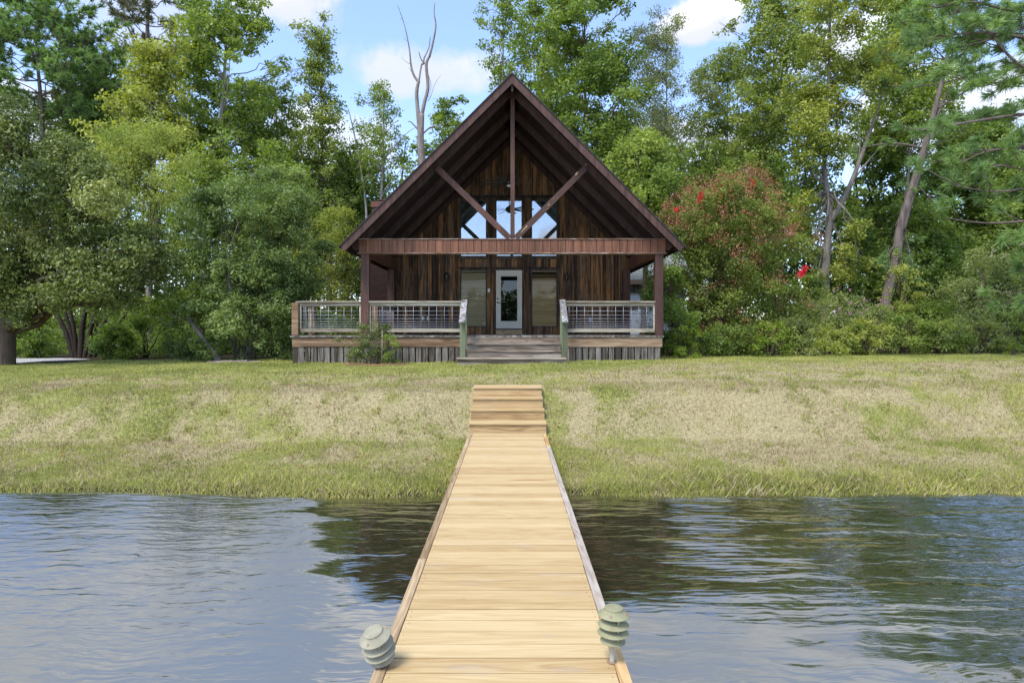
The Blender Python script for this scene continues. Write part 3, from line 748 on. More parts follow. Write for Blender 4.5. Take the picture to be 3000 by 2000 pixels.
def window(a, c_, z0, z1, mg, mb, tilt, sag=None, label=None):
    b = MB(81); f = .032
    b.box(a, a + f, WALL - .062, WALL + .03, z0, z1); b.box(c_ - f, c_, WALL - .062, WALL + .03, z0, z1)
    b.box(a + f, c_ - f, WALL - .062, WALL + .03, z0, z0 + f); b.box(a + f, c_ - f, WALL - .062, WALL + .03, z1 - f, z1)
    w = part(b, 'window', M_frame, .002)
    if label: w['label'] = label
    b = MB(82); b.box(a + f, c_ - f, WALL - .040, WALL - .034, z0 + f, z1 - f); part(b, 'pane', mg, 0, w)
    b = MB(83); z = z1 - f - .03; r = random.Random(int(a * 100))
    b.box(a + f + .004, c_ - f - .004, WALL - .025, WALL + .012, z1 - f - .028, z1 - f - .002, .5)
    while z > z0 + f + .03:
        z -= .062
        tl = tilt
        if sag and z > z1 - sag: tl = .25
        tl += r.uniform(-.10, .10)
        dz_ = .034 * math.sin(tl); dy_ = .020 * math.cos(tl)
        b._add([(a + f + .005, WALL - .004 - dy_ * .6, z - dz_), (c_ - f - .005, WALL - .004 - dy_ * .6, z - dz_ + r.uniform(-.002, .002)), (c_ - f - .005, WALL - .004 + dy_ * .6, z + dz_), (a + f + .005, WALL - .004 + dy_ * .6, z + dz_)], [(0, 1, 2, 3)], None)
    part(b, 'blind', mb, 0, w)
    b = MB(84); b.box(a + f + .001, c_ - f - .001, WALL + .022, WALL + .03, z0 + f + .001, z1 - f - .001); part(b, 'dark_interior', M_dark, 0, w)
    return w
for (a, c_) in WX: window(a, c_, 4.175, 6.13, M_glassU, M_blindU, .9)
window(*WX[0], 1.745, 3.71, M_glassL, M_blind, .80); window(*WX[2], 1.745, 3.71, M_glassL, M_blind2, .82, .30)
# door
DX0, DX1 = -.505, .42
b = MB(91); y0 = WALL - .075
b.box(DX0 + .012, DX0 + .165, y0, y0 + .045, 1.69, 3.70); b.box(DX1 - .165, DX1 - .012, y0, y0 + .045, 1.69, 3.70)
b.box(DX0 + .165, DX1 - .165, y0, y0 + .045, 3.50, 3.70); b.box(DX0 + .165, DX1 - .165, y0, y0 + .045, 1.69, 1.93)
door = part(b, 'door', M_door, .003)
b = MB(92); g0, g1, h0, h1 = DX0 + .150, DX1 - .150, 1.915, 3.515; f = .028
b.box(g0, g0 + f, y0 - .012, y0 - .001, h0, h1); b.box(g1 - f, g1, y0 - .012, y0 - .001, h0, h1); b.box(g0 + f, g1 - f, y0 - .012, y0 - .001, h0, h0 + f); b.box(g0 + f, g1 - f, y0 - .012, y0 - .001, h1 - f, h1)
part(b, 'glass_trim', M_door, .003, door)
b = MB(93); b.box(DX0 + .166, DX1 - .166, y0 + .012, y0 + .018, 1.931, 3.499); part(b, 'pane', M_glassD, 0, door)
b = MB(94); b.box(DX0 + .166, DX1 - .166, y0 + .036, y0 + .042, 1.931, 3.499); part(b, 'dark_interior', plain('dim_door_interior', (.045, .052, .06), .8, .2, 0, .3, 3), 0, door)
b = MB(95)
for zz, rr in ((2.72, .028), (2.585, .026)):
    if zz < 2.7: part(b, 'deadbolt', M_black, 0, door); b = MB(95)
    b.tube([(DX0 + .07, y0, zz), (DX0 + .07, y0 - .016, zz), (DX0 + .07, y0 - .02, zz)], [rr, rr, rr * .6], 14)
b.tube([(DX0 + .07, y0 - .02, 2.585), (DX0 + .07, y0 - .05, 2.585), (DX0 + .09, y0 - .052, 2.585), (DX0 + .17, y0 - .05, 2.58)], [.010, .010, .010, .008], 8)
part(b, 'handle', M_black, 0, door)
b = MB(96); b.box(DX0 + .01, DX1 - .01, WALL - .12, WALL + .0, 1.655, 1.688); part(b, 'sill', M_black, .002, door)
b = MB(97); b.box(DX0 + .005, DX1 - .005, WALL - .095, WALL - .01, 1.487, 1.652); part(b, 'kick_board', M_pineR, .003, door)

# deck
deckx0, deckx1 = -5.98, 4.17
b = MB(101); x = deckx0
while x < deckx1:
    x1 = min(x + .14, deckx1); y1 = 22.42 if x > -4.2 else 19.3
    b.box(x + .002, x1 - .002, 17.585 + b.rng.uniform(-.006, .006), y1, 1.442 + b.rng.uniform(-.003, .003), 1.481 + b.rng.uniform(-.003, .002)); x += .14
deck = part(b, 'porch_deck', M_deckwood, .002)
for q_, bx_ in enumerate(((deckx0 + .05, -1.175, 17.62, 17.66, 1.175, 1.437), (1.345, deckx1 - .04, 17.62, 17.66, 1.175, 1.437), (deckx0 + .05, deckx0 + .09, 17.665, 19.25, 1.175, 1.436))):
    b = MB(102 + q_); b.box(*bx_); part(b, 'rim_board', M_rim, .004, deck)
b = MB(103)
for (xa, xb) in ((deckx0 + .06, -1.30), (1.46, deckx1 - .04)):
    b = MB(103 + int(xb)); x = xa; first = True
    while x < xb - .05:
        w = min(.148 * b.rng.uniform(.97, 1.02), xb - x); zb = gz(x, 17.6) - .06
        b.box(x, x + w, 17.635 + b.rng.uniform(0, .006), 17.657, zb, 1.172); x += .178 if not first else .155; first = False
    part(b, 'skirt_slats', M_slat, .002, deck)
b = MB(104)
for yy in (17.70, 20.0, 22.2):
    for zz in (.98, 1.13) if yy < 18 else (1.2,): b.box(deckx0 + .1 if yy < 19 else -4.1, deckx1 - .1, yy, yy + .04, zz, zz + .06)
for xx in (-5.8, -4.0, -2.6, 1.9, 3.9):
    for yy in (17.8, 19.0): b.box(xx, xx + .1, yy, yy + .1, .55, 1.43)
part(b, 'underframe', M_trim, 0, deck)

# stairs
stairs = MB(111)
stairs.box(-1.19, 1.36, 17.575, 17.62, 1.30, 1.436); stairs_o = None
st = [(17.30, 1.285, -1.17, 1.345), (17.02, 1.10, -1.17, 1.345), (16.60, .92, -1.385, 1.435)]
sto = empty('porch_stairs', (.09, 17.1, .77)); adopt(sto, P)
sto.location = (0, 0, 0); sto.matrix_parent_inverse = Matrix.Translation(P.location).inverted()
for sxx in (-1.12, .05, 1.25):
    b = MB(112); b.prism([(16.66, .60), (17.60, .60), (17.60, 1.42), (17.58, 1.24), (17.35, 1.24), (17.35, 1.06), (17.07, 1.06), (17.07, .875), (16.67, .875)], 0, .04)
    b.v = [(sxx + yy, xx, zz) for (xx, yy, zz) in b.v]; part(b, 'stringer', M_tread, 0, sto)
for i, (yf, zt, xa, xb) in enumerate(st):
    b = MB(113 + i); b.box(xa, xb, yf - .025, yf + (.27 if i < 2 else .41), zt - .038, zt); part(b, 'tread', M_tread, .006, sto)
b = MB(117); b.box(-1.17, 1.345, 17.56, 17.60, 1.287, 1.437); part(b, 'riser', M_tread, .003, sto)
b = MB(118); b.box(-1.17, 1.345, 17.32, 17.345, 1.102, 1.245); part(b, 'riser', M_tread, .003, sto)
b = MB(119); b.box(-1.17, 1.345, 17.04, 17.065, .922, 1.06); part(b, 'riser', M_tread, .003, sto)
b = MB(120); b.box(-1.36, 1.41, 16.63, 16.66, .62, .88); part(b, 'riser', M_tread, .003, sto)
for s, x0 in ((-1, -1.32), (1, 1.352)):
    b = MB(121 + s); b.box(x0, x0 + .145, 16.95, 17.04, .925, 1.90); part(b, 'stair_post', M_green, .004, sto)
    b = MB(123 + s); b.box(x0 + (.01 if s < 0 else .0), x0 + (.145 if s < 0 else .135), 17.565, 17.66, 1.10, 2.39); part(b, 'stair_post', M_green, .004, sto)
    xo = x0 + .07
    b = MB(125 + s); b.beam((xo + s * -.0, 16.79, 1.83), (xo - s * .0, 17.70, 2.45), .16, .042); part(b, 'handrail', M_grey, .004, sto)

# railings
HZ = [2.285, 2.155, 2.04, 1.945, 1.865, 1.80, 1.745, 1.70]
def railing(p0, p1, cap=True, stile=True):
    p0, p1 = Vector((*p0, 0)), Vector((*p1, 0)); L = (p1 - p0).length; d = (p1 - p0) / L
    at = lambda s, z: p0 + d * s + Vector((0, 0, z))
    b = MB(int(L * 100))
    b.beam(at(0, 2.342), at(L, 2.342), .04, .09); b.beam(at(.002, 1.622), at(L - .002, 1.622), .042, .095)
    b.beam(at(-.005, 2.407), at(L + .005, 2.407), .12, .038)
    for s in (.02, L - .02): b.beam(at(s, 1.671), at(s, 2.296), .034, .04, (d.x, d.y, 0))
    rl = part(b, 'railing', M_rail, .003)
    b = MB(2); r = .0042
    for z in HZ: b.tube([at(.04, z), at(L - .04, z)], r, 5)
    n = int((L - .08) / .2125); s0 = (L - n * .2125) / 2 + .05
    for i in range(n + 1):
        s = s0 + i * .2125
        if s < L - .04: b.tube([at(s, 1.67), at(s, 2.297)], r, 5)
    part(b, 'wire_mesh', M_wire, 0, rl)
railing((-5.76, 17.76), (HX - 4.135, 17.76)); railing((HX - 3.905, 17.76), (-1.34, 17.76)); railing((1.50, 17.76), (HX + 3.905, 17.76))
railing((-5.87, 17.90), (-5.87, 19.12)); railing((HX - 4.04, 19.3), (HX - 4.04, 22.15)); railing((HX + 4.02, 17.97), (HX + 4.02, 22.15))
for (xx, yy) in ((-5.87, 17.76), (-5.87, 19.22), (HX - 4.04, 19.2)):
    b = MB(131); b.box(xx - .09, xx + .09, yy - .09, yy + .09, 1.484, 2.385); part(b, 'railing_post', M_rim, .005)

# chimney
m, k, out = new_mat('red_brick')
oc = k.new('ShaderNodeTexCoord').outputs['Object']
ss = k.new('ShaderNodeSeparateXYZ', inp={0: oc}); cv = k.new('ShaderNodeCombineXYZ', inp={0: k.math('ADD', ss.outputs[0], ss.outputs[1]), 1: ss.outputs[2], 2: 0.0}).outputs[0]
br = k.new('ShaderNodeTexBrick', inp={'Vector': cv, 'Color1': (.22, .06, .035, 1), 'Color2': (.08, .035, .028, 1), 'Mortar': (.16, .14, .12, 1), 'Scale': 1.0, 'Brick Width': .2, 'Row Height': .07, 'Mortar Size': .007, 'Bias': .0})
pbsdf(k, out, br.outputs[0], .85, .2, normal=bump(k, br.outputs['Fac'], -.004))
b = MB(141); b.box(-5.20, -4.42, 24.4, 25.4, 4.3, 6.25); b.box(-5.24, -4.42, 24.35, 25.45, 6.251, 6.47)
chim = part(b, 'chimney', m)
m2 = m.copy(); m2.name = 'shade_dark_brick'  # darker copy for the lower stack: roof shade painted into the brick colour
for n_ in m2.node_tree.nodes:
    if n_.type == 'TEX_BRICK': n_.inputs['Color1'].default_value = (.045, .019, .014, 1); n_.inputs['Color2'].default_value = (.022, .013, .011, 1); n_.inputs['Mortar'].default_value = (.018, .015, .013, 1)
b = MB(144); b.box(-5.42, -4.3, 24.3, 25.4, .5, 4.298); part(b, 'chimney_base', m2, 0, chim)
b = MB(142); b.box(-5.00, -4.60, 24.7, 25.1, 6.47, 6.56); b.box(-5.05, -4.50, 24.6, 25.2, 6.561, 6.59); part(b, 'chimney_cap', plain('rusty_cap', (.10, .05, .035), .6, .3), 0, chim)
b = MB(143); b.box(-5.6, -4.3, 22.7, 24.34, .5, 3.6) if False else None

# things fixed on or hanging in the porch
def lantern(x, label):
    t = empty('wall_lantern', (x, WALL - .06, 3.46), label, 'lantern', 'lanterns on the porch wall')
    b = MB(4); b.box(-.04, .04, -.0, .02, -.22, .02); b.tube([(0, 0, -.18), (0, -.05, -.16), (0, -.09, -.10)], .012, 8); b.box(-.012, .012, -.03, -.005, -.34, -.20); b.build('bracket', M_black, t, local=True)
    b = MB(4); b.lathe([(0, .16), (.02, .15), (.06, .10), (.085, .075), (.08, .07), (0, .07)], 6, (0, -.10, 0)); b.lathe([(0, -.10), (.05, -.10), (.06, -.085), (.06, -.07), (0, -.07)], 6, (0, -.10, 0))
    for q in range(6):
        a = q * math.pi / 3; b.tube([(.055 * math.cos(a), -.10 + .055 * math.sin(a), -.07), (.068 * math.cos(a), -.10 + .068 * math.sin(a), .072)], .006, 5)
    b.build('lantern_cage', M_black, t, local=True)
    b = MB(4); b.lathe([(.048, -.07), (.058, .07)], 6, (0, -.10, 0)); b.build('lantern_glass', plain('dusty_lantern_glass', (.10, .085, .04), .35, .5, 0, .4, 20), t, local=True)
lantern(-2.19, 'black wall lantern between the cedar boards and the window with even blinds')
lantern(1.94, 'black wall lantern beside the window with tan gapped blinds')
fan = empty('ceiling_fan', (-.04, 20.2, 6.2), 'dark many bladed ceiling fan hanging in the open gable', 'ceiling fan')
b = MB(5); b.tube([(0, 0, .15), (0, 0, 1.75)], .018, 8); b.build('downrod', M_black, fan, local=True)
b = MB(5); b.lathe([(0, .16), (.05, .15), (.13, .09), (.15, .03), (.14, -.03), (.09, -.06), (0, -.06)], 20); b.build('motor', M_black, fan, local=True)
b = MB(5); b.lathe([(.07, -.062), (.08, -.085), (.05, -.11), (0, -.115)], 16); b.build('lamp', plain('opal_glass', (.7, .7, .68), .3, .5), fan, local=True)
M_blade = plain('grey_brown_blade', (.055, .05, .045), .6, .3)
for q in range(9):
    a = 2 * math.pi * (q + .12) / 9; c_, s_ = math.cos(a), math.sin(a); b = MB(5)
    pt = lambda r, w, z: (r * c_ - w * s_, r * s_ + w * c_, z)
    b._add([pt(.12, -.03, .01), pt(.93, -.055, .0), pt(.93, .055, .03), pt(.12, .03, .03), pt(.12, -.03, .018), pt(.93, -.055, .008), pt(.93, .055, .038), pt(.12, .03, .038)], [(3, 2, 1, 0), (4, 5, 6, 7), (0, 1, 5, 4), (1, 2, 6, 5), (2, 3, 7, 6), (3, 0, 4, 7)], .5)
    b.build('fan_blade', M_blade, fan, local=True)
def plate(name, x, z, w, h, label, cat, mat):
    b = MB(6); b.box(-w / 2, w / 2, -.012, .0, -h / 2, h / 2); b.box(-w / 6, w / 6, -.018, -.0121, -h / 4, h / 4)
    o = b.build(name, mat, None, bevel=.002); o.location = (x, WALL - .072, z); tag(o, label, cat); return o
plate('outlet_cover', -3.02, 2.04, .07, .115, 'white outlet cover on the cedar wall behind the wire railing', 'outlet', M_white)
plate('outlet_cover', -2.85, 2.04, .075, .12, 'cream outlet cover beside the white one behind the wire railing', 'outlet', plain('cream_plastic', (.62, .52, .30), .5, .4))
o = plate('switch_cover', -.74, 3.00, .075, .12, 'white switch cover on the trim beside the door', 'switch', M_white); o.location.y = WALL - .075
b = MB(6); b.lathe([(0, .06), (.03, .055), (.04, .02), (.04, 0)], 14); o = b.build('security_camera', M_black, None); o.rotation_euler = (R(90), 0, 0); o.location = (-.61, WALL - .07, 3.66); tag(o, 'small round black camera above the door frame corner', 'camera')
t = empty('outlet_box', (2.76, WALL - .06, 2.0), 'grey outlet box with a conduit running down to the deck', 'outlet box')
M_pvc = plain('grey_pvc', (.36, .38, .40), .5, .4)
b = MB(6); b.box(-.05, .05, -.06, 0, -.08, .08); b.build('box_body', M_pvc, t, local=True, bevel=.006)
b = MB(6); b.tube([(0, -.03, -.08), (0, -.03, -.515)], .014, 8); b.build('conduit', M_pvc, t, local=True)

# neighbouring building behind the porch
nb = empty('outbuilding', (8, 34, .9), 'grey shingled outbuilding with pale siding window behind the porch', 'building')
b = MB(151); b.box(4.6, 8.6, 32.0, 40, .6, 3.95); b.build('wall', wood('grey_board_wall', [(.07, .06, .05), (.14, .12, .10), (.22, .2, .17)], 'z', 1.1, .8, .2, .8, .3), nb)
m, k, out = new_mat('grey_green_shingles'); oc = k.new('ShaderNodeTexCoord').outputs['Object']
br = k.new('ShaderNodeTexBrick', inp={'Vector': oc, 'Color1': (.20, .22, .215, 1), 'Color2': (.28, .30, .295, 1), 'Mortar': (.12, .13, .13, 1), 'Scale': 1.0, 'Brick Width': .4, 'Row Height': .16, 'Mortar Size': .012}); pbsdf(k, out, br.outputs[0], .9, .2)
b = MB(152); b._add([(4.2, 31.5, 3.98), (8.95, 31.5, 3.98), (8.95, 36.0, 6.9), (4.2, 36.0, 6.9), (4.2, 31.5, 4.08), (8.95, 31.5, 4.08), (8.95, 36.0, 7.0), (4.2, 36.0, 7.0)], [(3, 2, 1, 0), (4, 5, 6, 7), (0, 1, 5, 4), (1, 2, 6, 5), (2, 3, 7, 6), (3, 0, 4, 7)], .5); b.build('roof', m, nb)
b = MB(153); b.box(4.2, 8.95, 31.44, 31.495, 3.86, 4.07); b.build('fascia', wood('tan_fascia', [(.16, .11, .07), (.3, .22, .15)], 'x'), nb)
b = MB(154); b.box(5.75, 7.9, 31.94, 31.995, .9, 3.35); b.build('garage_door', plain('white_garage_door', (.62, .63, .64), .5, .4, 0, .05), nb)
b = MB(155); b.box(5.65, 5.745, 31.93, 31.993, .9, 3.45); b.box(5.745, 7.9, 31.93, 31.993, 3.355, 3.45); b.build('door_frame', plain('buff_frame', (.4, .34, .26), .6), nb)
# ---------------------------------------------------------------- vegetation builders
def leafmat(name, dark, mid, light, trans=.46, rough=.5, spec=.35, tcol=(1.25, 1.3, .55)):
    m, k, out = new_mat(name)
    tint = k.new('ShaderNodeAttribute', attribute_name='tint').outputs['Fac']
    c = k.ramp(tint, [(0, dark), (.5, mid), (1, light)])
    pb = k.new('ShaderNodeBsdfPrincipled', inp={'Base Color': c, 'Roughness': rough, 'Specular IOR Level': spec})
    tr = k.new('ShaderNodeBsdfTranslucent', inp={'Color': k.mix(1.0, c, (*tcol, 1), 'MULTIPLY')})
    mx = k.new('ShaderNodeMixShader', inp={0: trans}); k.l.new(pb.outputs[0], mx.inputs[1]); k.l.new(tr.outputs[0], mx.inputs[2]); k.l.new(mx.outputs[0], out.inputs[0])
    return m
def barkmat(name, c0, c1, scale=1.0):
    m, k, out = new_mat(name)
    oc = k.new('ShaderNodeTexCoord').outputs['Object']
    a = k.noise(k.mapv(oc, (9 * scale, 9 * scale, 1.6 * scale)), 1.0, 5, .7, .5); g = k.noise(oc, 1.3, 3)
    f = k.math('ADD', k.math('MULTIPLY', a, .75), k.math('MULTIPLY', g, .25))
    pbsdf(k, out, k.ramp(f, [(.32, c0), (.62, c1)]), .9, .15, normal=bump(k, a, .05)); return m
L_mid = leafmat('leaf_mid_green', (0.085, 0.140, 0.028), (0.190, 0.270, 0.052), (0.344, 0.402, 0.084))
L_bright = leafmat('leaf_yellow_green', (0.159, 0.204, 0.035), (0.317, 0.349, 0.063), (0.439, 0.467, 0.108), .40)
L_deep = leafmat('leaf_deep_green', (0.085, 0.135, 0.035), (0.168, 0.251, 0.051), (0.296, 0.364, 0.083), .46)
L_olive = leafmat('leaf_olive', (0.102, 0.138, 0.033), (0.230, 0.294, 0.067), (0.397, 0.435, 0.118))
L_grey = leafmat('leaf_grey_green', (0.096, 0.124, 0.051), (0.194, 0.229, 0.091), (0.325, 0.346, 0.148))
L_mag = leafmat('leaf_glossy_leather', (0.066, 0.098, 0.026), (0.163, 0.207, 0.051), (0.353, 0.376, 0.122), .25, .45, .4)
L_wax = leafmat('leaf_wax_myrtle', (.050, .085, .024), (.145, .215, .060), (.33, .40, .125), .34)
L_crape = leafmat('leaf_crape_myrtle', (0.085, 0.125, 0.026), (0.188, 0.245, 0.049), (0.329, 0.351, 0.083), .42)
L_crimson = leafmat('leaf_red_bract', (.26, .085, .06), (.40, .15, .10), (.46, .24, .14), .35, tcol=(1.2, 1, .8))
L_red = leafmat('petal_crimson', (.42, .008, .02), (.62, .012, .03), (.75, .03, .05), .3, tcol=(1.2, 1, 1))
L_pink = leafmat('petal_pink', (.45, .14, .32), (.55, .2, .42), (.62, .3, .5), .3, tcol=(1.1, 1, 1))
L_cream = leafmat('petal_cream', (.45, .38, .25), (.55, .48, .33), (.6, .55, .4), .3, tcol=(1.1, 1, 1))
L_lime = leafmat('leaf_lime', (.11, .17, .018), (.20, .28, .030), (.30, .36, .06), .42)
L_pine = leafmat('pine_needles', (0.070, 0.128, 0.044), (0.166, 0.256, 0.079), (0.282, 0.371, 0.115), .25, .5, .35)
L_pinef = leafmat('far_pine_needles', (.085, .15, .06), (.19, .30, .105), (.31, .43, .15), .45)
L_pined = leafmat('dark_pine_needles', (0.078, 0.088, 0.036), (0.133, 0.144, 0.054), (0.153, 0.163, 0.070), .2)
L_shrub = leafmat('leaf_fresh_shrub', (0.085, 0.137, 0.030), (0.207, 0.284, 0.058), (0.366, 0.412, 0.100), .46)
L_shrubg = leafmat('leaf_sage_shrub', (0.091, 0.127, 0.045), (0.207, 0.255, 0.085), (0.350, 0.372, 0.140), .46)
L_shruby = leafmat('leaf_yellowish_shrub', (.12, .16, .032), (.25, .30, .06), (.40, .42, .10), .46)
L_wood = leafmat('leaf_woodland', (0.074, 0.113, 0.030), (0.156, 0.212, 0.050), (0.281, 0.318, 0.078), .5)
B_grey = barkmat('grey_bark', (.085, .072, .058), (.24, .215, .185))
B_pale = barkmat('pale_bark', (.20, .185, .155), (.42, .395, .35))
B_brown = barkmat('brown_bark', (.045, .032, .024), (.14, .105, .080))
B_dark = barkmat('dark_bark', (.018, .014, .011), (.055, .042, .032))
B_pine = barkmat('pine_bark', (.060, .045, .038), (.185, .150, .130), .8)
B_snag = barkmat('bare_dead_wood', (.10, .075, .06), (.28, .245, .22))

def unit(v): return v / np.maximum(np.linalg.norm(v, axis=-1, keepdims=True), 1e-9)
def leaf_quads(rng, c, nrm, L, asp, tint, droop=0.0, tdir=None):
    """pointed leaves: centre, normal, length, width/length"""
    n = len(c)
    r = rng.normal(size=(n, 3)) if tdir is None else tdir + .5 * rng.normal(size=(n, 3))
    r[:, 2] -= droop
    t = unit(r - nrm * (r * nrm).sum(-1, keepdims=True)); b = np.cross(nrm, t)
    L = np.broadcast_to(L, n)[:, None]; Wd = L * asp * rng.uniform(.75, 1.2, (n, 1))
    v = np.empty((n, 4, 3))
    fold = nrm * Wd * .22
    v[:, 0] = c - t * L * .5; v[:, 1] = c + b * Wd * .5 + fold - t * L * .05; v[:, 2] = c + t * L * .5; v[:, 3] = c - b * Wd * .5 + fold - t * L * .05
    return v, tint
def quads_mesh(name, parts):
    v = np.concatenate([p[0] for p in parts]); t = np.concatenate([p[1] for p in parts]); n = len(v)
    return mesh_from(name, v.reshape(-1, 3), np.arange(n * 4), np.full(n, 4), np.clip(t, 0, 1))
def clumps(rng, centers, outs, rad, per, L, asp, ct, up=.5, flat=.7, droop=.2):
    """leaves round each twig end"""
    M = len(centers); N = M * per
    o = rng.normal(size=(N, 3)); o = unit(o) * (rng.rand(N, 1) ** .45)
    o[:, 2] *= flat
    ro = np.repeat(np.broadcast_to(rad, M), per)[:, None]
    c = np.repeat(centers, per, 0) + o * ro
    nr = unit(.75 * rng.normal(size=(N, 3)) + .45 * np.repeat(outs, per, 0) + np.array([0, 0, up]))
    t = np.repeat(ct, per) + .13 * rng.normal(size=N)
    return leaf_quads(rng, c, nr, L * rng.uniform(.7, 1.25, N), asp, t, droop)
ENV = {'oval': lambda t: np.sin(np.pi * (.16 + .80 * t)) ** .75, 'cone': lambda t: .12 + .88 * (1 - t) ** .8, 'top': lambda t: np.sin(np.pi * (.30 + .62 * t)) ** .8, 'col': lambda t: np.sin(np.pi * (.22 + .70 * t)) ** .45}
def poly(pts, D, gx_, gzv, wob=None):
    """measured trunk line -> metres relative to the foot"""
    out = []
    for i, p in enumerate(pts):
        dy_ = p[2] if len(p) > 2 else 0
        out.append(Vector((PX(p[0], D + dy_) - gx_, dy_, PZ(p[1], D + dy_) - gzv)))
    return out
def smooth_line(pts, n=4):
    out = []
    P_ = [pts[0]] + list(pts) + [pts[-1]]
    for i in range(1, len(P_) - 2):
        for j in range(n):
            t = j / n; a, b_, c, d = P_[i - 1], P_[i], P_[i + 1], P_[i + 2]
            out.append(.5 * ((2 * b_) + (c - a) * t + (2 * a - 5 * b_ + 4 * c - d) * t * t + (3 * b_ - a - 3 * c + d) * t ** 3))
    out.append(pts[-1]); return out
def limb(b, r, p0, p1, r0, r1, n=6, rise=.2, wob=.06, seg=6):
    p0, p1 = Vector(p0), Vector(p1); L = (p1 - p0).length; pts = []
    for i in range(n + 1):
        t = i / n; p = p0.lerp(p1, t); p.z += rise * L * math.sin(math.pi * t) * (1 if t < 1 else 0)
        if 0 < i < n: p += Vector((r.uniform(-1, 1), r.uniform(-1, 1), r.uniform(-1, 1))) * wob * L
        pts.append(p)
    b.tube(pts, [r0 + (r1 - r0) * (i / n) ** .8 for i in range(n + 1)], seg)
    return pts
def tree(name, label, cat, group, dx, D, top, hw, base, leaf, bark, seed, shape='oval', nl=16, cd=1.0, per=26, L=.16, asp=.62, trunk=None, limbs=(), tr=.17, fdx=None, lobe=(.28, .42), cr=.42, crz=.75, tintc=.5, lobes=None, depth=1.0, spike=0, widen=None):
    """crown by its picture extents (display pixels at distance D); trunk polyline optional"""
    rng_ = np.random.RandomState(seed); r = random.Random(seed)
    footx = dx if fdx is None else fdx
    X = PX(footx, D); g = gz(X, D)
    root = empty(name, (X, D, g), label, cat, group)
    wf = widen or (1.3 if group == BG and not lobes else 1.0); hw *= wf
    if wf > 1: base += 45; L *= 1.12; cd *= .72; nl = int(nl * 1.25)
    cx, zt, zb, w = PX(dx, D) - X, PZ(top, D) - g, PZ(base, D) - g, hw * 1.27551 * D / F
    b = MB(seed)
    if trunk: tp = smooth_line(poly(trunk, D, X, g))
    else:
        tp = smooth_line([Vector((cx * t ** 1.3 + w * .10 * r.uniform(-1, 1) * (t > 0), w * .08 * r.uniform(-1, 1) * (t > 0), zt * .93 * t)) for t in (0, .15, .35, .55, .75, 1)])
    n = len(tp); tp[0].z -= .15
    b.tube(tp, [tr * (1.35 if i == 0 else 1) * (1 - .86 * (i / (n - 1)) ** .9) for i in range(n)], 9)
    for lm in limbs:
        lp = smooth_line(poly(lm[0], D, X, g)); m_ = len(lp)
        b.tube(lp, [lm[1] * (1 - .8 * i / (m_ - 1)) for i in range(m_)], 7)
    def on_trunk(z):
        j = min(range(n), key=lambda i: abs(tp[i].z - z)); return tp[j], tr * (1 - .86 * (j / (n - 1)) ** .9)
    LB = []
    if lobes:
        for (lx, ly, lr) in lobes: LB.append((Vector((PX(lx, D) - X, r.uniform(-.8, .35) * w * depth, PZ(ly, D) - g)), lr * 1.27551 * D / F))
    else:
        nl = int(nl * 1.35)
        for i in range(nl):
            t = min(1, max(0, (i + .5 + r.uniform(-.4, .4)) / nl)); e = float(ENV[shape](t)); a = i * 2.399 + r.uniform(-.6, .6)
            lr = w * r.uniform(*lobe) * 1.22 * (.6 + .4 * e); rr = max(0, e * w - lr * .8) * r.uniform(.5, 1.0)
            if i % 3 == 2: lr *= r.uniform(.4, .62); rr = e * w * r.uniform(.75, 1.22)
            LB.append((Vector((cx + rr * math.cos(a), rr * math.sin(a) * depth, zb + lr * .5 + (zt - zb - lr * 1.1) * t)), lr))
        for s in range(spike + 3):
            a = r.uniform(0, 6.28); LB.append((Vector((cx + w * .45 * math.cos(a), w * .4 * math.sin(a), zt - w * r.uniform(-.12, .5))), w * r.uniform(.12, .22)))
    cs, os_, ts = [], [], []
    for (c, lr) in LB:
        p0, pr = on_trunk(max(zb * .75, c.z - .55 * math.hypot(c.x - cx, c.y) - .4 * lr))
        limb(b, r, p0, c, max(.02, pr * .45), .018, 6, .08, .05, 5)
        for q in range(4):
            d = Vector((r.uniform(-1, 1), r.uniform(-1, 1), r.uniform(-.4, 1))).normalized()
            limb(b, r, c.lerp(p0, r.uniform(0, .4)), c + d * lr * .85, .018, .006, 3, .05, .06, 3)
        M = max(4, int(cd * 30 * (lr / .9) ** 2))
        d = unit(rng_.normal(size=(M, 3))); rad = rng_.uniform(.35, 1.08, (M, 1)) ** .7
        off = d * rad * lr; off[:, 2] *= crz
        cs.append(np.array(c) + off); os_.append(d)
        ts.append(tintc + .14 * rng_.normal() + .13 * rng_.normal(size=M))
    link('trunk', b.mesh('trunk'), bark, root, True)
    parts = [clumps(rng_, np.concatenate(cs), np.concatenate(os_), cr * rng_.uniform(.6, 1.3, sum(map(len, cs))), per, L, asp, np.concatenate(ts))]
    me = quads_mesh('crown', parts)
    link('crown', me, leaf, root, True)
    return root
def tufts(rng_, tips, dirs, n, ln, wd, ct, spread=.9):
    M = len(tips); N = M * n
    base = np.repeat(tips, n, 0) - np.repeat(dirs, n, 0) * (rng_.rand(N, 1) * ln * .7)
    d = unit(np.repeat(dirs, n, 0) * .75 + spread * unit(rng_.normal(size=(N, 3))))
    l = ln * rng_.uniform(.7, 1.15, (N, 1)); s = unit(np.cross(d, rng_.normal(size=(N, 3)))) * wd
    sag = np.zeros((N, 3)); sag[:, 2] = -1
    v = np.empty((N, 4, 3)); mid = base + d * l * .55
    v[:, 0] = base - s * .5; v[:, 1] = base + s * .5; v[:, 2] = mid + s * .6 + sag * l * .03; v[:, 3] = base + d * l + sag * l * .16
    return v, np.repeat(ct, n) + .12 * rng_.normal(size=N)
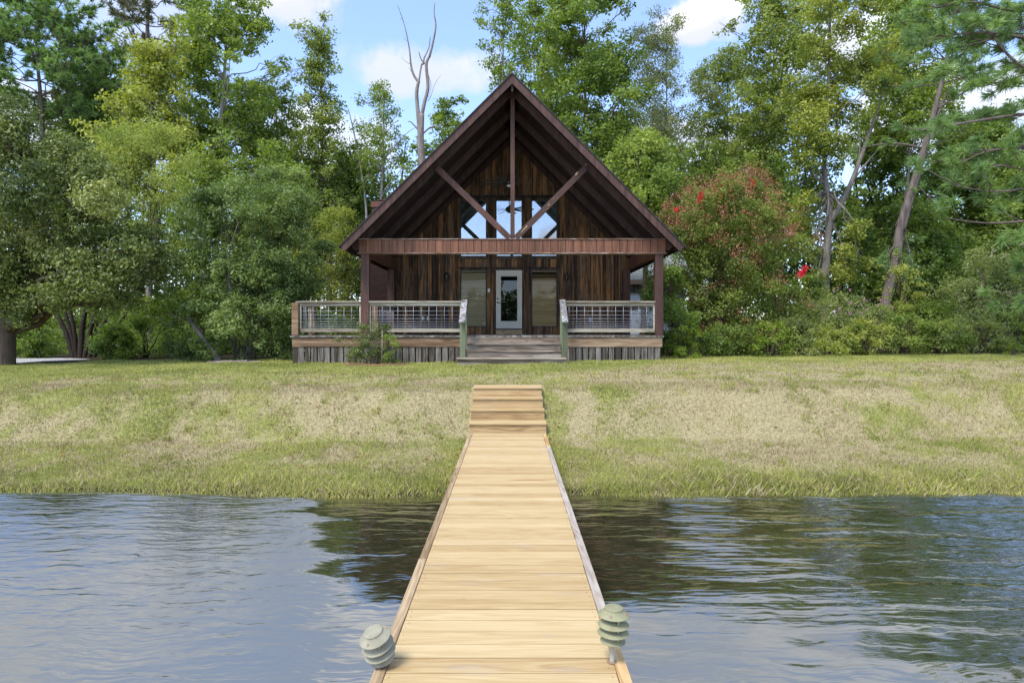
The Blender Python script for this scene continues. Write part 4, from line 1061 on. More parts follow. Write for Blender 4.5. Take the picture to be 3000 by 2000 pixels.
def pine(name, label, group, footx, D, trunk, top, base, hw, leaf, seed, nb=26, tpb=9, need=34, ln=.24, wd=.016, tr=.2, branches=None, lean=0, cut=None, flatness=.25, cat='tree'):
    rng_ = np.random.RandomState(seed); r = random.Random(seed)
    X = PX(footx, D); g = gz(X, D)
    root = empty(name, (X, D, g), label, cat, group)
    b = MB(seed); tp = smooth_line(poly(trunk, D, X, g)); n = len(tp); tp[0].z -= .15
    rad = lambda i: tr * (1 - .85 * (i / (n - 1)))
    b.tube(tp, [rad(i) for i in range(n)], 9)
    zt, zb, w = PZ(top, D) - g, PZ(base, D) - g, hw * 1.27551 * D / F
    tips, dirs, ct = [], [], []
    def twigs(pts, m, start=.35):
        for q in range(m):
            t = start + (1 - start) * (q + r.random()) / m
            i = min(len(pts) - 2, int(t * (len(pts) - 1))); p = pts[i].lerp(pts[i + 1], t * (len(pts) - 1) - i)
            d = (pts[i + 1] - pts[i]).normalized(); sd = Vector((r.uniform(-1, 1), r.uniform(-1, 1), r.uniform(-.2, .9)))
            e = p + (d * .6 + sd * .8) * r.uniform(.25, .75) * (w / 3.0 + .25)
            b.tube([p, p.lerp(e, .5) + Vector((0, 0, -.04)), e], [.016, .011, .006], 4)
            dd = (e - p).normalized() + Vector((0, 0, .35)); tips.append(e); dirs.append(dd.normalized()); ct.append(.5 + r.gauss(0, .17))
            if r.random() < .6:
                e2 = p.lerp(e, .6) + Vector((r.uniform(-1, 1), r.uniform(-1, 1), r.uniform(-.1, .6))) * .3; tips.append(e2); dirs.append((e2 - p).normalized()); ct.append(.45 + r.gauss(0, .17))
    if branches:
        for (pl, r0, m) in branches:
            lp = smooth_line(poly(pl, D, X, g)); mm = len(lp)
            b.tube(lp, [r0 * (1 - .8 * i / (mm - 1)) for i in range(mm)], 6)
            if m:
                twigs(lp, m, .2)
    for i in range(nb):
        t = (i + r.random()) / nb; z = zb + (zt - zb) * t
        j = min(range(n), key=lambda q: abs(tp[q].z - z)); p0 = tp[j].copy(); a = i * 2.4 + r.uniform(-.5, .5)
        ln_ = w * (.35 + .65 * math.sin(math.pi * (.25 + .7 * t))) * r.uniform(.65, 1.1)
        p1 = p0 + Vector((math.cos(a) * ln_, math.sin(a) * ln_, ln_ * r.uniform(-.05, .45)))
        pts = limb(b, r, p0, p1, max(.02, rad(j) * .38), .012, 6, -.06, .05, 5)
        twigs(pts, tpb)
    link('trunk', b.mesh('trunk'), B_pine, root, True)
    me = quads_mesh('crown', [tufts(rng_, np.array(tips), np.array(dirs), need, ln, wd, np.array(ct))])
    link('crown', me, leaf, root, True)
    return root
def shrub(name, label, cat, group, dx, D, top, hw, leaf, bark, seed, n=260, per=26, L=.09, asp=.5, cr=.25, stems=9, power=2.2, base=0.0, up=.4, sprig=.25, tintc=.5, depth=1.0, flowers=None, stem_r=.025, spread=.7, bottom=.0, stem_lines=None, floor=None):
    """many stemmed bush: a dome of leafy twig ends from the ground up; sprig = how far single shoots stick out"""
    rng_ = np.random.RandomState(seed); r = random.Random(seed)
    X = PX(dx, D); g = gz(X, D) if floor is None else floor; H = PZ(top, D) - g; w = hw * 1.27551 * D / F
    root = empty(name, (X, D, g), label, cat, group)
    th = rng_.uniform(0, 2 * np.pi, n); u = rng_.rand(n)
    zt_ = bottom + (1 - bottom) * u ** .85
    prof = np.clip(1 - np.abs((zt_ - .42) / .60) ** power, .04, 1) ** (1 / power)
    lump = .72 + .5 * vn(th * 1.3 + 5, zt_ * 3.2, .8, seed % 17)
    rr = prof * lump * (rng_.rand(n) ** .38)
    shoot = 1 + sprig * (rng_.rand(n) ** 4)
    c = np.stack([np.cos(th) * rr * w * shoot, np.sin(th) * rr * w * depth * shoot, np.clip(zt_ * H * (.96 + .10 * lump - .05) * (1 + .4 * sprig * (rng_.rand(n) ** 5)), .05, None)], -1)
    out = unit(np.stack([np.cos(th) * rr, np.sin(th) * rr, (zt_ - .35) * 1.2], -1))
    # two thirds of the twig ends gather into billows
    nlm = max(7, n // 26); li = rng_.choice(n, nlm, False); ltint = .16 * rng_.normal(size=nlm)
    sel = rng_.rand(n) < .66; which = rng_.randint(0, nlm, n); lrad = min(w, H) * rng_.uniform(.13, .26, nlm)
    dl = unit(rng_.normal(size=(n, 3))); dl[:, 2] = np.abs(dl[:, 2]) * .8 - .15
    cl = c[li][which] + dl * (lrad[which] * rng_.uniform(.5, 1.05, n))[:, None]
    cl[:, 2] = np.maximum(cl[:, 2], .05)
    out = np.where(sel[:, None], unit(dl + .4 * out), out)
    c = np.where(sel[:, None], cl, c); lt = np.where(sel, ltint[which], 0)
    # patches of lighter and darker growth
    ct = tintc + .55 * (vn(c[:, 0] + 40, c[:, 2] * 1.0 + c[:, 1], .9, seed % 11) - .5) + .1 * rng_.normal(size=n) + lt
    b = MB(seed)
    if stem_lines:
        for (pl, r0) in stem_lines:
            lp = smooth_line(poly(pl, D, X, g)); m_ = len(lp); lp[0].z -= .1
            b.tube(lp, [r0 * (1 - .6 * i / (m_ - 1)) for i in range(m_)], 7)
    for q in range(stems):
        j = r.randrange(n); a = r.uniform(0, 6.28)
        limb(b, r, (math.cos(a) * w * .12, math.sin(a) * w * .12, -.05), c[j] * np.array([spread, spread, 1]), stem_r, stem_r * .3, 5, .06, .05, 5)
    for q in range(min(n, 70)):
        j = r.randrange(n); limb(b, r, c[j] * .55 + np.array([0, 0, .12 * H]), c[j], stem_r * .35, stem_r * .12, 3, .03, .05, 3)
    link('stems', b.mesh('stems'), bark, root, True)
    link('foliage', quads_mesh('foliage', [clumps(rng_, c, out, cr * rng_.uniform(.6, 1.3, n), per, L, asp, ct, up, .8)]), leaf, root, True)
    if flowers:
        for (nm, mat, cnt, zmin, sz, pp, fl, pts) in flowers:
            if pts: fc = np.array([[PX(a, D) - X, -w * .78 * q, PZ(bb, D) - g] for (a, bb, q) in pts]); fo = np.tile([0, -1., .3], (len(fc), 1))
            else:
                cand = np.where((zt_ > zmin) & (rr > .55 * prof) & (c[:, 1] < w * .3))[0]
                j = rng_.choice(cand, min(cnt, len(cand)), False); fc = c[j] + out[j] * cr * .8 + np.array([0, 0, cr * .5]); fo = out[j]
            link(nm, quads_mesh(nm, [clumps(rng_, fc, fo, sz, pp, fl, .7, np.full(len(fc), .5), .2, 1.3)]), mat, root, True)
    return root
# ---------------------------------------------------------------- the wood behind: what reads as one mass
rng = np.random.RandomState(12)
vs, ts, tb = [], [], MB(5)
rr_ = random.Random(6)
for i in range(160):
    far = i % 2
    y = rng.uniform(50, 58) if far else rng.uniform(40, 48)
    x = (i / 159 - .5) * 2 * y * 1.3 + rng.uniform(-2, 2)
    if abs(x - 9) < 5 and y < 42: continue
    g = gz(x, y); Ht = rng.uniform(9, 14) * (1.0 if x < -2 or x > 2 else .8)
    tb.tube([(x, y, g), (x + rr_.uniform(-.3, .3), y, g + Ht * .5), (x + rr_.uniform(-.6, .6), y, g + Ht)], [.14, .11, .04], 5)
    for l in range(9):
        c = np.array([x + rng.uniform(-2.2, 2.2), y + rng.uniform(-1.5, 1.5), g + Ht * rng.uniform(.02, 1.0)]); lr = rng.uniform(.9, 1.8)
        M = 16; d = unit(rng.normal(size=(M, 3)))
        v, t = clumps(rng, c + d * lr * rng.uniform(.4, 1, (M, 1)), d, .55, 14, .27, .6, np.full(M, .45 + .18 * rng.normal()))
        vs.append(v); ts.append(t)
for i in range(110):
    y = rng.uniform(38, 47); x = rng.uniform(-1, 1) * y * .86
    if 3 < x < 17 and y < 41: continue
    g = gz(x, y); M = 14; d = unit(rng.normal(size=(M, 3))); d[:, 2] = np.abs(d[:, 2])
    v, t = (clumps(rng, np.array([x, y, g]) + d * np.array([1.6, 1.3, rng.uniform(2, 4.5)]) * rng.uniform(.3, 1, (M, 1)), d, .6, 18, .25, .6, np.full(M, .40 + .16 * rng.normal()))); vs.append(v); ts.append(t)
for i in range(200):
    y = rng.uniform(46, 60); x = rng.uniform(-1, 1) * y * 1.2; g = gz(x, y); M = 14; d = unit(rng.normal(size=(M, 3))); d[:, 2] = np.abs(d[:, 2])
    v, t = clumps(rng, np.array([x, y, g]) + d * np.array([1.9, 1.3, rng.uniform(3, 6)]) * rng.uniform(.2, 1, (M, 1)), d, .8, 18, .34, .6, np.full(M, .40 + .16 * rng.normal())); vs.append(v); ts.append(t)
lv = quads_mesh('woodland', list(zip(vs, ts)))
w_o = link('woodland', lv, L_wood); tag(w_o, 'dense dark green wood closing the view behind the cabin', 'woodland', kind='stuff')
tw = tb.build('woodland_trunks', B_dark, w_o); tw['kind'] = 'stuff'
vs = []
for i in range(170):
    y = rng.uniform(27, 37); x = rng.uniform(-1, 1) * y * .86
    if -7 < x < 5.5 and y < 32: continue
    if 4 < x < 17 and y > 29: continue
    g = gz(x, y); h = rng.uniform(.6, 2.6); M = 14
    d = unit(rng.normal(size=(M, 3))); d[:, 2] = np.abs(d[:, 2])
    vs.append(clumps(rng, np.array([x, y, g]) + d * np.array([1.1, 1.0, h]) * rng.uniform(.35, 1, (M, 1)), d, .42, 18, .17, .55, np.full(M, .45 + .2 * rng.normal())))
tag(link('undergrowth', quads_mesh('undergrowth', vs), L_deep), 'low tangled undergrowth on the shaded floor of the wood', 'undergrowth', kind='stuff')

# the far shore of the pond, which the window and door panes mirror
rng = np.random.RandomState(44); vs = []
for i in range(110):
    x = (i / 109 - .5) * 170; y = -rng.uniform(66, 84); Ht = rng.uniform(8.0, 10.5) + (3 if abs(x) > 30 else 0); M = 40
    d = unit(rng.normal(size=(M, 3)))
    vs.append(clumps(rng, np.array([x, y, .5 + Ht * .5]) + d * np.array([2.4, 2.0, Ht * .5]) * rng.uniform(.3, 1, (M, 1)), d, .9, 9, .8, .6, np.full(M, .45 + .18 * rng.normal())))
tag(link('far_shore_wood', quads_mesh('far_shore_wood', vs), L_wood), 'low wood along the opposite shore of the pond', 'woodland', kind='stuff')

# ---------------------------------------------------------------- trees, west side
BG = 'trees standing behind the cabin'
pine('pine_tree', 'bushy grey green pine with a rounded top at the picture edge', BG, 100, 38, [(105, 640), (100, 400), (95, 250), (85, 130), (80, 45)], 35, 270, 185, L_pinef, 201, nb=56, tpb=16, need=48, ln=.34, wd=.036, tr=.2)
pine('pine_tree', 'tall open pine with brown tinged needles and dark bare limbs', BG, 345, 40, [(360, 640), (352, 400), (345, 250), (338, 100), (345, -60), (350, -190)], -170, 130, 150, L_pined, 202, nb=30, tpb=12, need=36, ln=.32, wd=.03, tr=.24,
     branches=[([(345, 200), (320, 120), (280, 40), (240, 5)], .09, 9), ([(345, 220), (400, 150), (440, 70)], .08, 8), ([(342, 150), (300, 60), (265, -20)], .07, 8)])
tree('broadleaf_tree', 'dark green leafy tree between the two big pines', 'tree', BG, 225, 42, 115, 110, 400, L_deep, B_brown, 203, 'oval', 16, 1.0, 26, .19)
tree('broadleaf_tree', 'pale yellow green sweetgum rising in front of the tall pine', 'tree', BG, 345, 31, 88, 118, 430, L_bright, B_grey, 204, 'cone', 24, 1.0, 28, .15, lobe=(.24, .36), spike=4, tintc=.58)
tree('broadleaf_tree', 'tall poplar with a bare grey trunk bend and sky showing through', 'tree', BG, 520, 35, -25, 125, 430, L_mid, B_pale, 205, 'col', 26, .85, 26, .17, trunk=[(470, 640), (480, 420), (500, 330), (512, 220), (520, 90), (525, 0)], tr=.2, lobe=(.22, .36), spike=6,
     limbs=[([(485, 400), (540, 330), (580, 250)], .07), ([(500, 340), (455, 280), (440, 200)], .06)])
tree('broadleaf_tree', 'olive green tapering tree beside the gap of open sky', 'tree', BG, 735, 36, 68, 95, 480, L_olive, B_brown, 206, 'cone', 26, .9, 26, .15, lobe=(.26, .4), spike=4, fdx=750, widen=1.0)
tree('broadleaf_tree', 'feathery olive tree between the poplar and the tapering tree', 'tree', BG, 635, 38, 180, 80, 470, L_olive, B_grey, 207, 'oval', 16, .8, 26, .14, tintc=.42)
tree('broadleaf_tree', 'slender pale stemmed birch like tree next to the dead snag', 'tree', BG, 868, 37, 198, 78, 470, L_mid, B_pale, 208, 'oval', 15, .72, 24, .145, trunk=[(874, 640), (876, 460), (880, 340), (882, 240), (884, 210)], tr=.11,
     limbs=[([(878, 400), (840, 330), (815, 270)], .05), ([(845, 640), (840, 470), (818, 330), (800, 250)], .09), ([(880, 370), (930, 310), (960, 290)], .04)], widen=1.0)
tree('broadleaf_tree', 'small leafy tree just behind the dead snag', 'tree', BG, 1025, 43, 232, 62, 470, L_mid, B_brown, 209, 'oval', 12, 1.0, 26, .17)
tree('broadleaf_tree', 'mid green tree crown filling the gap above the yellow green bush', 'tree', BG, 640, 29, 330, 90, 560, L_mid, B_brown, 210, 'oval', 15, .95, 26, .14, tintc=.4)
tree('broadleaf_tree', 'leafy sweetgum sapling crown over the grey green shrub', 'tree', BG, 470, 27, 330, 85, 560, L_mid, B_brown, 211, 'cone', 15, .95, 26, .13, tintc=.62)
tree('broadleaf_tree', 'dark tree crown behind the brick chimney', 'tree', BG, 790, 40, 330, 95, 620, L_deep, B_grey, 212, 'oval', 15, .95, 26, .18)

# dead snag
X = PX(970, 33); g = gz(X, 33)
sn = empty('dead_tree', (X, 33, g), 'bare dead tree with two forked grey leaders above the roof', 'tree')
b = MB(3)
def sl(pts, r0, r1):
    lp = smooth_line(poly(pts, 33, X, g)); n = len(lp); b.tube(lp, [.78 * (r0 + (r1 - r0) * i / (n - 1)) for i in range(n)], 8)
sl([(966, 660), (969, 480), (969, 375), (966, 318), (968, 262)], .30, .19)
sl([(966, 330), (961, 270), (957, 215), (962, 185)], .15, .10); sl([(962, 190), (950, 172), (944, 150), (942, 128), (952, 146), (941, 90), (924, 40), (914, 14)][:4] + [(938, 100), (928, 55), (913, 12)], .085, .018)
sl([(961, 195), (968, 150), (962, 178)][:2] + [(972, 148), (962, 160)][:1] + [(974, 132)], .06, .05)
sl([(968, 268), (975, 235), (983, 200), (979, 150), (986, 130)], .13, .085); sl([(986, 132), (994, 100), (1001, 60), (997, 30), (999, 6)], .085, .02)
sl([(974, 134), (985, 110), (988, 85)], .045, .03); sl([(980, 150), (968, 138), (962, 120)], .05, .03)
sl([(966, 305), (955, 292), (943, 280), (937, 280)], .06, .025); sl([(967, 312), (985, 295), (1000, 290), (1013, 288), (1018, 282)], .065, .025)
sl([(983, 232), (990, 220), (998, 195), (1013, 172)], .025, .008); sl([(946, 150), (930, 140), (922, 130)], .018, .006); sl([(950, 172), (938, 155)], .02, .008); sl([(979, 160), (990, 195), (984, 225)], .02, .01)
sl([(920, 45), (928, 40)], .012, .005); sl([(935, 95), (925, 85)], .012, .005)
b.build('trunk', B_snag, sn, local=True)

# ---------------------------------------------------------------- trees, east side
tree('broadleaf_tree', 'sparse tall tree with sky through its crown above the gable peak', 'tree', BG, 1152, 37, -55, 62, 215, L_mid, B_grey, 221, 'col', 17, .62, 24, .17, tr=.16, lobe=(.26, .42), widen=1.0)
tree('broadleaf_tree', 'tall leafy tree leaning out just east of the gable peak', 'tree', BG, 1245, 39, -70, 75, 330, L_mid, B_grey, 222, 'col', 20, .8, 26, .17, tintc=.55)
tree('broadleaf_tree', 'broad dense deep green tree over the eastern roof slope', 'tree', BG, 1340, 34, -40, 112, 470, L_mid, B_brown, 223, 'col', 34, 1.05, 28, .155, lobe=(.24, .36), tr=.24, tintc=.42, spike=4)
tree('broadleaf_tree', 'grey green fine leaved tree with pale slanting limbs', 'tree', BG, 1505, 39, 48, 95, 470, L_grey, B_pale, 224, 'oval', 24, .85, 30, .135, asp=.4, trunk=[(1480, 640), (1490, 470), (1510, 380), (1530, 270), (1530, 120)], tr=.15, spike=6,
     limbs=[([(1490, 470), (1540, 370), (1600, 300), (1650, 265)], .10), ([(1500, 420), (1560, 370), (1630, 330)], .08), ([(1510, 380), (1505, 250), (1500, 150)], .06)])
tree('broadleaf_tree', 'bright green low spreading tree beside the eastern roof edge', 'tree', BG, 1475, 28, 295, 110, 530, L_mid, B_brown, 225, 'oval', 20, 1.05, 28, .13, tintc=.66)
tree('broadleaf_tree', 'soft yellow green tree under the white cloud', 'tree', BG, 1660, 41, 112, 105, 500, L_olive, B_grey, 226, 'oval', 22, .85, 28, .15, asp=.45, tintc=.45, spike=4)
tree('broadleaf_tree', 'tall tree with fine twigs against the blue at its open side', 'tree', BG, 1785, 37, -60, 105, 430, L_olive, B_grey, 227, 'col', 28, .75, 26, .155, tintc=.5, spike=4)
tree('broadleaf_tree', 'dim tree with bare lower twigs behind the crape myrtle', 'tree', BG, 1640, 36, 330, 90, 620, L_deep, B_dark, 228, 'oval', 14, .55, 24, .17)
tree('sweetgum_tree', 'forked sweetgum with a thick pale trunk and lime green leaves', 'tree', BG, 1905, 30, -60, 105, 330, L_bright, B_grey, 229, 'col', 22, 1.5, 28, .15, fdx=1893, tr=.23, tintc=.36,
     trunk=[(1893, 760), (1895, 640), (1900, 560), (1905, 500), (1900, 440), (1893, 380), (1900, 280), (1905, 120), (1908, -20)],
     limbs=[([(1905, 510), (1930, 470), (1955, 420), (1985, 340), (2010, 270), (2040, 180)], .16), ([(1955, 420), (1990, 375), (2015, 345)], .06), ([(1960, 408), (1975, 345), (1970, 280)], .05), ([(1893, 420), (1870, 405), (1858, 380)], .08), ([(1898, 575), (1860, 555), (1830, 545)], .05), ([(1945, 455), (1905, 460), (1880, 462)], .05)],
     lobes=[(1880, 30, 38), (1925, 80, 40), (1870, 120, 42), (1930, 160, 44), (1850, 200, 46), (1900, 230, 50), (1860, 270, 44), (1945, 250, 40), (1850, 320, 46), (1885, 345, 36), (1845, 375, 34), (2020, 160, 40), (2060, 110, 42), (1985, 215, 40), (1990, 130, 36), (1930, -10, 44), (1870, -40, 40), (1960, 40, 36),
            (1870, 535, 26), (1925, 540, 26), (1940, 580, 26), (1868, 580, 22), (1935, 630, 28), (1868, 640, 24), (1960, 610, 22), (1905, 460, 22), (1850, 690, 30), (1850, 500, 28), (1835, 470, 26)])
tree('broadleaf_tree', 'leafy tree filling the sky between the forked sweetgum and the leaning pine', 'tree', BG, 2080, 36, -40, 105, 330, L_mid, B_grey, 230, 'oval', 26, .75, 26, .16, tintc=.6)
tree('broadleaf_tree', 'dark trunked tree forking low behind the leaning pine', 'tree', BG, 2010, 39, 300, 80, 600, L_deep, B_dark, 231, 'oval', 14, .9, 26, .18, trunk=[(2000, 720), (2002, 600), (2008, 500), (2000, 450), (1985, 400)], limbs=[([(2008, 500), (2020, 440), (2030, 380)], .12)], tr=.2)
tree('broadleaf_tree', 'deep green tree mass beyond the long needled pine boughs', 'tree', BG, 2240, 40, 250, 130, 640, L_deep, B_dark, 232, 'oval', 22, 1.0, 26, .19)
tree('broadleaf_tree', 'deep green tree behind the shrubs at the far east edge', 'tree', BG, 2385, 35, 330, 120, 700, L_deep, B_dark, 233, 'oval', 18, 1.0, 26, .17)
tree('broadleaf_tree', 'dark leafy tree below the fork of the sweetgum', 'tree', BG, 1775, 33, 360, 80, 660, L_deep, B_dark, 234, 'oval', 13, .9, 26, .16)
tree('broadleaf_tree', 'deep green tree low behind the leaning pine foot', 'tree', BG, 2130, 33, 470, 100, 740, L_deep, B_dark, 235, 'oval', 14, 1.0, 26, .16)
tree('broadleaf_tree', 'shaded leafy tree low behind the pale sweetgum trunk', 'tree', BG, 1960, 35, 470, 75, 740, L_deep, B_dark, 236, 'oval', 12, 1.0, 26, .17)
pine('leaning_pine', 'leaning twin stemmed pine with flaky grey brown bark', BG, 2025, 27, [(2022, 760), (2035, 690), (2060, 580), (2068, 520), (2095, 430), (2125, 330), (2155, 220), (2180, 110), (2200, 0), (2215, -120)], -100, 200, 130, L_pinef, 241, nb=26, tpb=10, need=46, ln=.28, wd=.018, tr=.22,
     branches=[([(2070, 530), (2088, 470), (2110, 400), (2140, 300), (2180, 200)], .16, 6), ([(2075, 490), (2068, 500), (2055, 520)], .06, 0), ([(2120, 340), (2060, 330), (2000, 335), (1960, 350)], .05, 5), ([(2150, 250), (2210, 215), (2260, 180)], .07, 8), ([(2068, 520), (2080, 545), (2090, 590), (2080, 640)], .03, 7), ([(2062, 545), (2045, 580), (2035, 600)], .03, 6), ([(2130, 320), (2180, 290), (2240, 270), (2280, 280)], .05, 7), ([(2100, 420), (2130, 450), (2150, 470)], .05, 2)])
pine('pine_tree', 'near pine whose long needled boughs reach in from the east edge', 'pines by the shore', 2640, 16.5, [(2640, 860), (2630, 600), (2620, 300), (2610, 0), (2600, -300)], -300, -60, 330, L_pinef, 242, nb=14, tpb=12, need=90, ln=.27, wd=.011, tr=.22,
     branches=[([(2620, 120), (2480, 105), (2352, 85), (2250, 75), (2150, 85)], .07, 16), ([(2620, 300), (2450, 260), (2330, 265), (2200, 285), (2110, 300)], .06, 16), ([(2620, 220), (2420, 180), (2330, 140), (2260, 60), (2200, 20)], .06, 14),
               ([(2620, 500), (2450, 500), (2352, 508), (2260, 512), (2170, 500)], .05, 3), ([(2620, 420), (2450, 360), (2350, 340), (2260, 350), (2200, 380)], .05, 15), ([(2620, 450), (2480, 420), (2380, 430), (2280, 440), (2190, 425)], .05, 16), ([(2620, 40), (2450, 20), (2330, 25), (2230, 5), (2150, 20)], .06, 14),
               ([(2620, 160), (2500, 150), (2390, 160), (2290, 190), (2200, 180)], .05, 15), ([(2620, 90), (2500, 60), (2400, 50), (2280, 90), (2190, 110)], .05, 15), ([(2620, 380), (2500, 390), (2400, 400), (2300, 380), (2230, 400)], .05, 15), ([(2620, 600), (2500, 590), (2420, 600), (2350, 620)], .04, 10),
               ([(2620, 560), (2500, 540), (2400, 520), (2330, 545)], .04, 9), ([(2620, 350), (2500, 300), (2400, 210), (2320, 190), (2250, 200)], .05, 13), ([(2620, -20), (2450, -60), (2300, -40), (2150, -20)], .06, 14), ([(2620, 640), (2500, 650), (2420, 660), (2340, 690)], .04, 8)])

# ---------------------------------------------------------------- shrubs and small trees near the lawn
tree('magnolia_tree', 'big dark leathery leaved magnolia on a thick forked trunk', 'tree', None, 140, 18.3, 215, 235, 745, L_mag, B_brown, 251, nl=0, cd=4.6, per=26, L=.115, asp=.40, cr=.30, crz=.85, fdx=5, tr=.33, tintc=.5,
     trunk=[(5, 850), (10, 790), (18, 745), (40, 690), (70, 640), (110, 570), (130, 500)],
     limbs=[([(12, 790), (8, 730), (-10, 670), (-30, 600), (-60, 520)], .16), ([(15, 760), (50, 700), (100, 665), (170, 625), (230, 600)], .12), ([(25, 735), (45, 670), (45, 600), (60, 520), (55, 420)], .13), ([(70, 640), (130, 610), (200, 560), (260, 540)], .06), ([(45, 620), (90, 560), (100, 500)], .06)],
     lobes=[(30, 690, 40), (110, 690, 40), (-30, 690, 50), (160, 690, 34), (80, 730, 26), (250, 700, 32), (310, 640, 40), (350, 600, 36), (20, 640, 50), (150, 640, 45), (40, 275, 55), (-30, 310, 80), (90, 345, 70), (170, 380, 70), (20, 400, 90), (240, 425, 65), (130, 460, 85), (305, 480, 55), (230, 520, 75), (330, 550, 50), (60, 520, 85), (-40, 480, 90), (140, 580, 60), (290, 610, 50), (20, 610, 65), (345, 640, 32), (220, 620, 50), (100, 640, 42), (340, 590, 40), (200, 680, 34), (280, 665, 36), (60, 610, 45), (-50, 600, 70), (190, 470, 60), (320, 690, 25), (0, 330, 60), (60, 330, 50)], depth=.55)
shrub('crape_myrtle', 'dark many stemmed crape myrtle with a yellowish crown behind the magnolia', 'tree', None, 330, 23, 300, 165, L_olive, B_dark, 252, n=520, per=34, L=.085, asp=.45, cr=.42, stems=0, bottom=.42, tintc=.66, depth=.6, floor=None,
      stem_lines=[([(178, 850), (150, 760), (118, 700), (95, 650)], .10), ([(182, 850), (165, 770), (150, 720), (125, 640)], .09), ([(185, 850), (188, 760), (200, 690), (215, 600)], .12), ([(190, 850), (205, 770), (225, 700), (262, 610)], .10), ([(176, 850), (172, 770), (158, 690), (165, 600)], .09), ([(195, 850), (225, 770), (262, 700), (300, 620)], .09), ([(200, 850), (240, 780), (290, 720), (340, 600)], .07)])
shrub('wax_myrtle', 'large grey green wax myrtle bush crowding the porch end', 'shrub', None, 565, 19.9, 430, 172, L_wax, B_grey, 253, n=1700, per=36, L=.115, asp=.34, cr=.25, stems=14, power=2.6, sprig=.35, depth=.62, tintc=.45)
shrub('wax_myrtle', 'feathery pale topped bush leaning against the big wax myrtle', 'shrub', None, 640, 20.8, 430, 95, L_wax, B_grey, 254, n=700, per=34, L=.11, asp=.34, cr=.26, stems=8, sprig=.5, depth=.6, tintc=.66)
tree('broadleaf_tree', 'low fan of round green leaves over the leaning grey trunk', 'tree', None, 430, 19.0, 640, 60, 760, L_mid, B_grey, 255, nl=0, cd=3.2, per=18, L=.10, asp=.85, cr=.22, fdx=512, tr=.11, tintc=.62, depth=.4,
     trunk=[(512, 845), (490, 810), (465, 775), (440, 740), (425, 700), (420, 660)], lobes=[(400, 690, 26), (440, 680, 30), (470, 700, 26), (390, 720, 18), (425, 720, 22), (455, 725, 18), (460, 790, 16), (475, 815, 14)])
shrub('yellow_green_bush', 'yellow green bush between the wax myrtle and the porch', 'shrub', None, 765, 25, 495, 95, L_bright, B_brown, 256, n=620, per=30, L=.095, asp=.45, cr=.34, stems=10, tintc=.38, sprig=.3)
shrub('yellow_green_bush', 'taller olive bush behind the yellow green one', 'shrub', None, 820, 27, 560, 60, L_olive, B_brown, 257, n=300, per=28, L=.10, cr=.34, stems=6)
US = 'shaded bushes under the western trees'
for (q, dx, D, top, hw, lab, lf) in [(0, 90, 23.5, 735, 62, 'dim green bush behind the magnolia foot', L_mid), (1, 330, 22.5, 700, 75, 'shaded bush between the dark stems and the leaning trunk', L_mid), (2, 270, 22.0, 760, 45, 'low shaded bush beside the dark crape stems', L_deep), (3, 415, 24.5, 770, 55, 'low dark bush behind the leaning trunk', L_deep), (4, 20, 27, 660, 70, 'far shaded bush seen between the magnolia limbs', L_deep), (5, 215, 27, 690, 70, 'far shaded bush seen between the dark stems', L_mid), (6, 480, 26, 640, 70, 'dark bush filling the gap behind the wax myrtle', L_deep)]:
    shrub('shade_bush', lab, 'shrub', US, dx, D, top, hw, lf, B_dark, 260 + q, n=220, per=24, L=.10, cr=.3, stems=5, tintc=.45)
shrub('red_crape_myrtle', 'wide crape myrtle with reddish seed heads and crimson flowers', 'shrub', None, 1672, 21.5, 440, 150, L_crape, B_brown, 271, n=1900, per=40, L=.095, asp=.42, cr=.30, stems=26, power=2.7, sprig=.22, tintc=.48, depth=.7, stem_r=.03,
      flowers=[('seed_heads', L_crimson, 380, .60, .20, 28, .055, None), ('red_flowers', L_red, 0, 0, .10, 60, .05, [(1790, 634, 1.0), (1797, 628, 1.0), (1784, 641, 1.0), (1793, 638, 1.0), (1655, 436, .5), (1640, 442, .5), (1585, 472, .6), (1590, 464, .6), (1707, 434, .5), (1622, 448, .5), (1535, 496, .6), (1630, 466, .6), (1668, 444, .5), (1648, 450, .5)])])
shrub('leafy_shrub', 'broad leaved shrub poking in beside the eastern porch post', 'shrub', None, 1520, 20.5, 575, 42, L_deep, B_brown, 272, n=170, per=20, L=.15, asp=.33, cr=.26, stems=6, tintc=.5)
shrub('leafy_shrub', 'rounded green shrub under the crape myrtle next to the deck corner', 'shrub', None, 1555, 19.6, 690, 48, L_deep, B_brown, 273, n=300, per=24, L=.08, cr=.2, stems=6, tintc=.55)
shrub('lime_shrub', 'small lime green sapling by the deck corner', 'shrub', None, 1580, 18.7, 742, 36, L_lime, B_brown, 274, n=80, per=18, L=.085, asp=.42, cr=.15, stems=5, sprig=.5, spread=.9)
shrub('lime_shrub', 'low lime green bush east of the crape myrtle foot', 'shrub', None, 1770, 19.2, 745, 50, L_lime, B_brown, 275, n=130, per=18, L=.075, asp=.45, cr=.17, stems=6, tintc=.35, sprig=.5)
shrub('dark_bush', 'low dark bush at the foot of the red crape myrtle', 'shrub', None, 1675, 19.8, 755, 85, L_shrub, B_dark, 276, n=330, per=24, L=.07, cr=.2, stems=6, tintc=.35, depth=.5)
shrub('dark_bush', 'shaded green bush between the crape myrtle and the sweetgum', 'shrub', None, 1845, 24, 640, 60, L_shrub, B_dark, 277, n=260, per=24, L=.10, cr=.28, stems=5, tintc=.4)
shrub('rose_of_sharon', 'grey green shrub dotted with small pink flowers', 'shrub', None, 1935, 21.3, 690, 95, L_shrubg, B_grey, 278, n=480, per=24, L=.075, asp=.5, cr=.22, stems=16, tintc=.6, sprig=.4, flowers=[('pink_flowers', L_pink, 30, .2, .035, 9, .055, None)])
